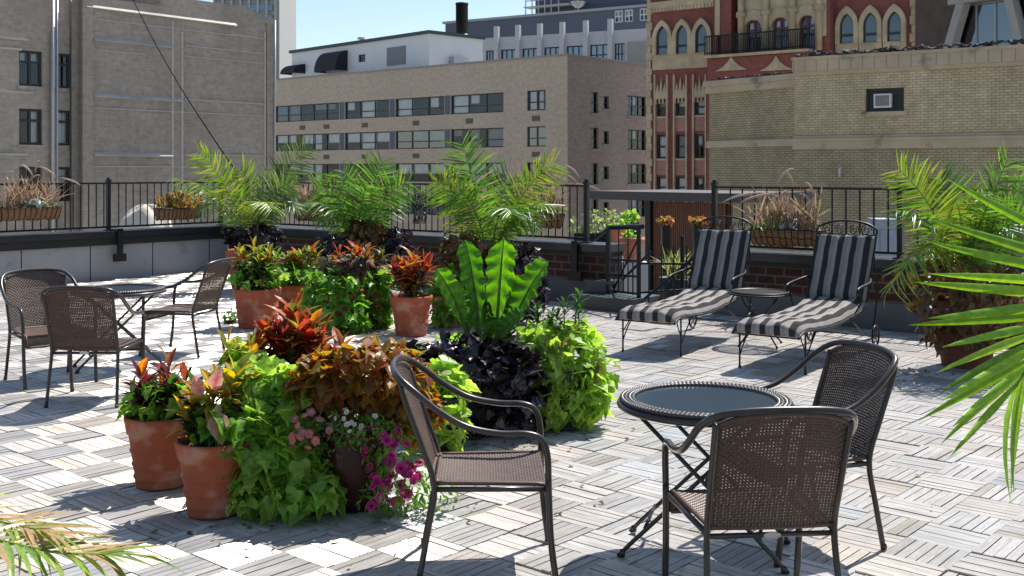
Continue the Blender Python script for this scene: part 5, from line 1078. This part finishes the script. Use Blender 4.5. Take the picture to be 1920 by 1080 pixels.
v, s = MB(), MB(); cloud(v, [(0, 0, .42, .22, .2, .14), (-.02, -.14, .22, .18, .14, .2), (.0, .0, .6, .12, .12, .1)], 260, HEART, .105, GREEN + LIME[2:], GREEN, rg); fin(r, s, ("vine_leaves", v, LEAF))
rg = np.random.default_rng(27); r = thing("small_plant", "small grey green plant on the deck left of the wide terracotta pot", "plant", (*px(432, 606), .004)); v = MB(); cloud(v, [(0, 0, .09, .1, .1, .09)], 110, SMALL, .06, [(.06, .10, .05), (.09, .13, .07)], GREEN, rg); MB().lathe([(.001, 0), (.08, 0), (.06, .03), (.001, .04)], 12).build("root_ball", SOIL, r); v.build("leaves", LEAF, r)
# palms by the walls
def palm_planter(label, u, Y, fr, seed, zb, skirt, cols=PCOL, potr=.34, L=.30, n=30, pot=TERRA):
    rg = np.random.default_rng(seed); X = (u - 960) * Y / F; r = thing("potted_palm", label, "potted palm", (X, Y, .004)); terra(r, potr, potr * .72, .6, pot)
    off = np.array([X, Y, .004]); s = MB()
    for k in range(7): a = k * .9; s.tube([(.05 * math.cos(a), .05 * math.sin(a), .45), (.04 * math.cos(a), .04 * math.sin(a), zb)], [.03, .018], 6)
    s.build("stems", STEM, r, True)
    for k, (tu, tv, dy, arch) in enumerate(fr):
        T = at(tu, tv, Y + dy) - off; a = math.atan2(T[1], T[0]); B = np.array([.04 * math.cos(a), .04 * math.sin(a), zb - .1])
        frond(B, T, arch, rg, cols if rg.random() < .75 else [(.2, .26, .03), (.12, .24, .02)], int(n * 1.15), L * .9, 1.1, .14, .035, r)
    for (nm, E, nl, tm, sz, ca, cb, mt) in skirt:
        m = MB(); cloud(m, E, nl, tm, sz, ca, cb, rg, .6, .5); m.build(nm, mt, r)
    return r
def sk(rust=None, dark=None, g=None):
    o = []
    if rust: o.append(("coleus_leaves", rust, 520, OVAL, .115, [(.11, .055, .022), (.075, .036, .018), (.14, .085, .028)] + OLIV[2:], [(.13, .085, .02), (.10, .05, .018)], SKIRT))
    if dark: o.append(("purple_vine_leaves", dark, 220, HEART, .13, [(.03, .022, .03), (.045, .035, .05), (.02, .012, .018)], PURP, DLEAF))
    return o
palm_planter("drooping palm in the corner of the two parapets, above dark purple vine", 468, 16.6, [(372, 285, 0, .25), (578, 276, .2, .25), (330, 335, -.3, .4), (372, 395, -.5, .55), (552, 345, -.3, .45), (558, 390, -.4, .6), (450, 315, .5, .3), (510, 395, -.9, .6)], 31, .85,
    sk(None, [(.22, -.2, .76, .32, .26, .24), (.15, -.25, .58, .3, .2, .24), (-.15, -.1, .8, .24, .2, .14)]), [(.06, .12, .03), (.09, .15, .035), (.12, .18, .05), (.05, .10, .03)], .36, .36, 36)
palm_planter("bright palm with rust coleus skirt behind the middle cluster of pots", 668, 14.9, [(716, 303, .1, .15), (766, 340, 0, .25), (640, 325, .2, .2), (562, 385, -.2, .45), (590, 350, .3, .3), (600, 415, -.3, .5), (690, 345, -.4, .3), (745, 375, .5, .3)], 32, .9,
    sk([(.15, -.15, .92, .28, .25, .20), (.2, -.25, .74, .26, .22, .26)], [(.54, -.2, .80, .22, .2, .24), (-.3, -.2, .74, .26, .2, .2)]), PCOL, .36, .34, 32)
palm_planter("tall bright palm behind the giant ruffled leaves, with brown coleus on its left", 918, 13.1, [(866, 270, .0, .2), (812, 340, -.2, .35), (1038, 305, .2, .25), (1032, 385, -.3, .4), (848, 365, -.5, .5), (955, 330, .5, .2), (960, 400, -.8, .5), (1010, 420, -.2, .5)], 33, .85,
    sk([(-.3, -.15, .80, .28, .26, .26), (-.35, -.2, .56, .22, .2, .26)], [(.42, -.15, .66, .26, .2, .26), (.46, -.2, .36, .22, .2, .3), (.15, -.25, .68, .24, .18, .22)]), PCOL, .38, .34, 34)
palm_planter("bright palm in a terracotta pot with brown coleus skirt, right of the loungers", 1812, 10.1, [(1890, 297, .1, .1), (1684, 318, .1, .25), (1682, 395, -.2, .35), (1672, 540, -.4, .7), (1930, 335, .3, .2), (1760, 330, .5, .25), (1945, 400, -.2, .35), (1870, 370, -.6, .35), (1790, 380, -.6, .4), (1900, 440, -.5, .5)], 34, .85,
    sk([(0, -.12, .74, .50, .40, .24), (-.32, -.15, .58, .24, .27, .3), (.3, -.2, .58, .26, .27, .3), (0, -.3, .5, .38, .2, .32), (-.3, -.2, .34, .18, .18, .2)]), PCOL, .30, .30, 38, M('terracotta toned for shade', (.13, .04, .022), .85, 0, (4, .3)))  # pot colour is terracotta darkened to stand in for the shade on it
# foreground palms, mostly out of the frame
def big_frond(root, P, cols, n, L, seed, sides=(1, -1), start=.3, dry=.1, droop=.1, ang=(80, 30), wide=1.0, plane=None):
    rg = np.random.default_rng(seed); P = cr(np.array(P, float), 20); N_ = len(P); tan = nz(np.gradient(P, axis=0)); mb = MB(); mb.tube(P[::4], [.012, .009, .006, .003], 6, tint=np.array([.2, .24, .04]))
    hor = nz(np.cross(tan, [0, 0, 1.] if plane is None else plane)); upv = nz(np.cross(hor, tan)); ts = np.linspace(start, .99, n); ix = (ts * (N_ - 1)).astype(int)
    for sg in sides:
        u = (ts - start) / (1 - start); a = R(ang[0]) - u * R(ang[0] - ang[1]); d = tan[ix] * np.cos(a)[:, None] + (hor[ix] * sg + upv[ix] * .25) * np.sin(a)[:, None] + rg.normal(0, .04, (n, 3)) + np.array([0, 0, -droop])
        c = pal(rg, cols, n, .15); tp = c * np.array([1.1, 1.05, .9]); dr = rg.random(n) < dry; c[dr] = (.34, .22, .09); tp[dr] = (.42, .3, .15)
        inst(mb, [(v * np.array([wide, 1, 1]), f, e) for v, f, e in FLEAF], P[ix], d, upv[ix] - hor[ix] * sg * .2 + rg.normal(0, .1, (n, 3)), L * rg.uniform(.88, 1.1, n) * (1 - .25 * u), c, tp, rg)
    return mb.build("frond", PALM, root, True)
RP = np.array([2.95, 4.15, .004]); r = thing("potted_palm", "bright green palm frond reaching in from the right edge of the foreground", "potted palm", RP); terra(r, .26, .19, .45)
fp = lambda u, v, Y, o: at(u, v, Y) - o
m = MB()
for k in range(6): m.tube([(.04 * math.cos(k), .04 * math.sin(k), .38), (.03 * math.cos(k), .03 * math.sin(k), .9)], [.03, .02], 6)
m.build("stems", STEM, r, True)
PB = [(.15, .29, .02), (.2, .36, .025), (.24, .4, .04)]
big_frond(r, [(0, 0, .85), fp(2230, 330, 4.25, RP), fp(2090, 440, 4.2, RP), fp(1985, 590, 4.15, RP), fp(1905, 725, 4.1, RP)], PB, 15, .60, 61, (1, -1), .57, .0, .03, (74, 14), .72, (.1, 1, .25))
big_frond(r, [(0, 0, .85), (.2, .2, 1.5), (.5, .5, 1.7), (.9, .8, 1.4)], PB, 24, .42, 62)
big_frond(r, [(0, 0, .85), (.3, -.1, 1.3), (.7, -.2, 1.3), (1.0, -.3, .9)], PB, 24, .42, 63)
LP = np.array([-2.85, 4.2, .004]); r = thing("potted_palm", "half dry palm frond reaching in at the bottom left corner", "potted palm", LP); terra(r, .24, .18, .42)
m = MB()
for k in range(6): m.tube([(.04 * math.cos(k), .04 * math.sin(k), .35), (.03 * math.cos(k), .03 * math.sin(k), .6)], [.03, .018], 6)
m.build("stems", STEM, r, True)
PD = [(.12, .22, .03), (.2, .27, .04), (.34, .29, .09), (.14, .24, .03)]
big_frond(r, [(0, 0, .55), fp(-260, 960, 4.25, LP), fp(-60, 1000, 4.3, LP), fp(100, 1035, 4.3, LP), fp(215, 1040, 4.28, LP)], PD, 24, .36, 64, (1, -1), .3, .22, .12, (75, 25), 1.1)
big_frond(r, [(0, 0, .55), fp(-300, 930, 4.5, LP), fp(-120, 955, 4.5, LP), fp(30, 985, 4.45, LP), fp(105, 1000, 4.4, LP)], PD, 22, .34, 65, (1, -1), .3, .5, .1, (70, 20), .9)
big_frond(r, [(0, 0, .55), (-.3, .3, 1.0), (-.7, .5, 1.0), (-1, .6, .6)], PD, 20, .3, 66)
# coco lined troughs on the railings
def trough(label, u, v, Y, L, seed, kind, d, hw=.15):
    rg = np.random.default_rng(seed); c = at(u, v, Y); r = thing("trough_planter", label, "planter", (c[0], c[1], c[2]), 0, "coco lined iron troughs along the railings"); dd = np.array([d[0], d[1], 0]); oo = np.array([-d[1], d[0], 0])
    n = 24; G = []
    for k in range(n + 1):
        s = -L / 2 + L * k / n; e = (1 - abs(2 * k / n - 1)**4)**.5; G.append([dd * s * (1 - .08 * (1 - q)) + oo * hw * e * x * (.7 + .3 * q) + np.array([0, 0, -.2 + .2 * q + (.01 * rg.normal() if q < 1 else 0)]) for x, q in ((-1, 1), (-1, .5), (-.8, .12), (0, 0), (.8, .12), (1, .5), (1, 1))])
    MB().grid(np.array(G)).build("coco_liner", COCO, r, True)
    m = MB(); m.grid(np.array([[g_[0] - np.array([0, 0, .03]), g_[-1] - np.array([0, 0, .03])] for g_ in G])); m.build("soil", SOIL, r)
    m = MB(); m.tube([g_[0] for g_ in G] + [g_[-1] for g_ in G[::-1]], .009, 6, True); m.tube([g_[1] for g_ in G], .006, 5)
    for k in range(1, n, 2): m.tube([g_ * 1.02 for g_ in G[k]], .006, 5)
    m.build("iron_basket", IRON, r, True)
    if kind == "dry":
        g1, f1, w1 = MB(), MB(), MB(); m_ = 150
        b = dd * rg.uniform(-.42, .42, (m_, 1)) * L + oo * rg.uniform(-.08, .08, (m_, 1)); y = np.c_[rg.normal(0, .4, m_), rg.normal(0, .25, m_), np.ones(m_)]
        inst(g1, BLADE, b, y, rg.normal(size=(m_, 3)), rg.uniform(.2, .5, m_), pal(rg, [(.22, .09, .06), (.3, .17, .09), (.14, .06, .05), (.2, .18, .06)], m_), pal(rg, [(.4, .28, .18)], m_), rg)
        for k in range(9):
            p0 = dd * rg.uniform(-.4, .4) * L; dx = rg.normal(0, .22); hgt = rg.uniform(.4, .72); P = cr([p0, p0 + np.array([dx * .3, 0, hgt * .6]), p0 + np.array([dx * .8, 0, hgt]), p0 + np.array([dx * 1.6, -.03, hgt * .93]), p0 + np.array([dx * 2.1, -.03, hgt * .75])], 5); g1.tube(P[:12], .003, 4, tint=(.3, .2, .1)); f1.tube(P[10:], [.006, .016, .014, .003], 6, tint=(.42, .32, .26))
        cloud(w1, [(.08, -.05, .06, .16, .1, .1)], 60, OVAL, .09, [(.36, .40, .38), (.28, .33, .32)], [(.4, .44, .42)], rg, .1, .7); cloud(w1, [(-.2 * L, -.03, .03, .3 * L, .1, .07), (.25 * L, -.03, .03, .2 * L, .1, .07)], 140, SMALL, .06, [(.08, .10, .04), (.2, .06, .05), (.16, .12, .05)], GREEN, rg)
        g1.build("dry_grass", DRY, r); f1.build("grass_plumes", DRY, r, True); w1.build("foliage", LEAF, r)
    else:
        g1 = MB(); cloud(g1, [(0, 0, .10, L * .45, .14, .13), (.05 * L, -.02, .2, L * .25, .12, .1)], 330, OVAL, .075, ORNG[:2] + RUST + OLIV + GREEN, OLIV + ORNG[:1], rg); g2 = MB(); m_ = 40
        b = dd * rg.uniform(-.4, .4, (m_, 1)) * L; inst(g2, BLADE, b, np.c_[rg.normal(0, .4, m_), rg.normal(0, .3, m_), np.ones(m_)], rg.normal(size=(m_, 3)), rg.uniform(.2, .36, m_), pal(rg, [(.25, .12, .07), (.2, .2, .06)], m_), None, rg)
        g1.build("coleus_leaves", LEAF, r); g2.build("dry_grass", DRY, r)
    return r
sL = lambda u, off: C0 + LN * off + LD * sat(u, C0 + LN * off, LD)
q = sL(55, -.05); trough("coco lined trough of dry purple grasses at the far left of the railing", 55, 388, q[1], 1.05, 71, "dry", LD)
q = sL(334, -.05); trough("coco lined trough of orange coleus on the left railing beside the corner palm", 334, 390, q[1], .95, 72, "col", LD)
wq = lambda u, off: C0 + WN * off + WD * sat(u, C0 + WN * off, WD)
q = wq(580, -.02); trough("trough of dry plumes on the railing between the corner palm and the rust coleus palm", 590, 392, q[1], 1.0, 73, "dry", WD)
q = wq(1003, -.02); trough("trough with faded plumes behind the right side of the tall bright palm", 1003, 400, q[1], 1.0, 74, "dry", WD)
q = wq(1475, -.02); trough("coco lined trough of grasses and silver foliage between the two lounger backs", 1475, 430, q[1], .98, 75, "dry", WD)
# plants beyond the stair opening
rg = np.random.default_rng(81)
for u, v, Y, w, hgt, ca, lab, cat in ((1122, 422, 18.5, .42, .22, [(.10, .16, .05), (.3, .3, .14), (.2, .24, .1)], "variegated pale green shrub in a box just beyond the railing end", "shrub"), (1180, 408, 19.5, .16, .12, LIME, "bright lime shrub beyond the left end of the stair rail", "shrub"), (1248, 414, 20, .13, .06, [(.26, .07, .03), (.2, .1, .03)], "low tuft of orange red flowers in front of the cedar shed, left one", "flowers"), (1308, 414, 19.5, .14, .06, [(.28, .08, .03), (.2, .1, .03)], "low tuft of orange red flowers in front of the cedar shed, by the iron post", "flowers")):
    c = at(u, v, Y); r = thing("shrub_box" if cat == "shrub" else "flower_box", lab, cat, (c[0], c[1], -1.2)); m = MB(); m.box((0, 0, (c[2] + 1.2 - hgt * .6) / 2), (w * (2 if cat == 'shrub' else 1.1), .2, c[2] + 1.2 - hgt * .6)); m.build("box", IRON, r); m = MB(); z = c[2] + 1.2
    cloud(m, [(0, 0, z, w, .25, hgt), (w * .4, 0, z + hgt * .3, w * .5, .2, hgt * .8)], 260, OVAL, .085, ca, ca + GREEN[:1], rg); m.build("foliage", LEAF, r)
for u, v, Y, k in ((1160, 440, 18.2, 0), (1184, 462, 17.2, 1)):
    c = at(u, v, Y); r = thing("terracotta_planter", ("large sunlit terracotta planter seen under the railing end" if k == 0 else "second sunlit terracotta planter lower down behind the stair rail"), "planter", (c[0], c[1], -1.2)); m = MB(); z = c[2] + 1.2 - .25; m.box((0, 0, z / 2), (.5, .45, z)); m.build("pedestal", WHITEW, r); m = MB(); m.lathe([(.11, z), (.19, z + .32), (.21, z + .32), (.21, z + .39), (.18, z + .39), (.16, z + .3)], 24); m.build("pot", M("orange clay", (.5, .17, .09), .8) if k == 0 else bpy.data.materials["orange clay"], r, True); m = MB(); cloud(m, [(0, 0, z + .43, .16, .16, .08)], 50, OVAL, .08, GREEN, GREEN, rg); m.build("foliage", LEAF, r)
c = at(1268, 520, 16.5); r = thing("spiky_grass", "pale yellow green spiky grass behind the stair rail", "plant", (c[0], c[1], -1.2)); m = MB(); n = 110; y = np.c_[rg.normal(0, .35, n), rg.normal(0, .35, n), np.ones(n)]; inst(m, BLADE, np.tile([0, 0, c[2] + 1.15], (n, 1)) + rg.normal(0, .06, (n, 3)), y, rg.normal(size=(n, 3)), rg.uniform(.25, .5, n), pal(rg, [(.2, .22, .06), (.10, .15, .04), (.28, .27, .1)], n), None, rg); m.build("blades", LEAF, r); m = MB(); m.lathe([(.1, 0), (.24, c[2] + 1.0), (.26, c[2] + 1.2), (.22, c[2] + 1.18)], 20); m.build("pot", BLACKPOT, r, True)
r = thing("equipment_cabinet", "pale blue white cabinet standing beyond the railing behind the right lounger", "cabinet", (*at(1655, 400, 16)[:2], -1.2)); m = MB(); m.box((0, 0, 1.15), (.30, .5, 2.3)); m.build("case", M("pale cabinet paint", (.27, .30, .35), .5), r); m = MB(); m.box((0, -.256, 1.2), (.24, .012, 1.9)); m.box((.08, -.27, 1.2), (.02, .02, .15)); m.build("door", bpy.data.materials["pale cabinet paint"], r)

rg = np.random.default_rng(91); m = MB(); P = []
for u, v, w_, n in ((420, 985, .45, 40), (700, 965, .5, 46), (950, 840, .6, 46), (620, 640, .9, 40), (1000, 900, 2.2, 60), (1700, 700, .8, 40)):
    c = px(u, v); P.append(np.c_[c + rg.normal(0, w_ * .5, (n, 2)), rg.uniform(.010, .018, n)])
P = np.vstack(P); P = P[[inside_deck(q[:2], .3) for q in P]]; n = len(P); a = rg.uniform(0, 6.28, n)
inst(m, OVAL, P, np.c_[np.cos(a), np.sin(a), rg.normal(0, .06, n)], np.c_[rg.normal(0, .15, (n, 2)), np.ones(n)], rg.uniform(.015, .045, n), pal(rg, [(.16, .10, .04), (.10, .06, .03), (.2, .16, .05), (.07, .09, .02)], n), None, rg)
o = m.build("fallen_leaves", DRY); o["kind"] = "stuff"
# clutter on the tan block's roof
for u, Y, w_, h_, lab in ((960, 97, 1.6, 1.0, "low grey roof vent box on the tan block, nearest its front corner"), (925, 101, 1.0, 1.5, "narrow grey roof vent box on the tan block beside the white penthouse")):
    c = at(u, 100, Y); r = thing("roof_vent", lab, "vent", (c[0], c[1], GZ + 16 + 10.2)); m = MB(); m.box((0, 0, h_ / 2), (w_, w_ * .8, h_)); m.build("vent_body", PIPE, r); m = MB(); m.box((0, 0, h_ + .06), (w_ * 1.2, w_, .1)); m.build("vent_cap", PIPE, r)
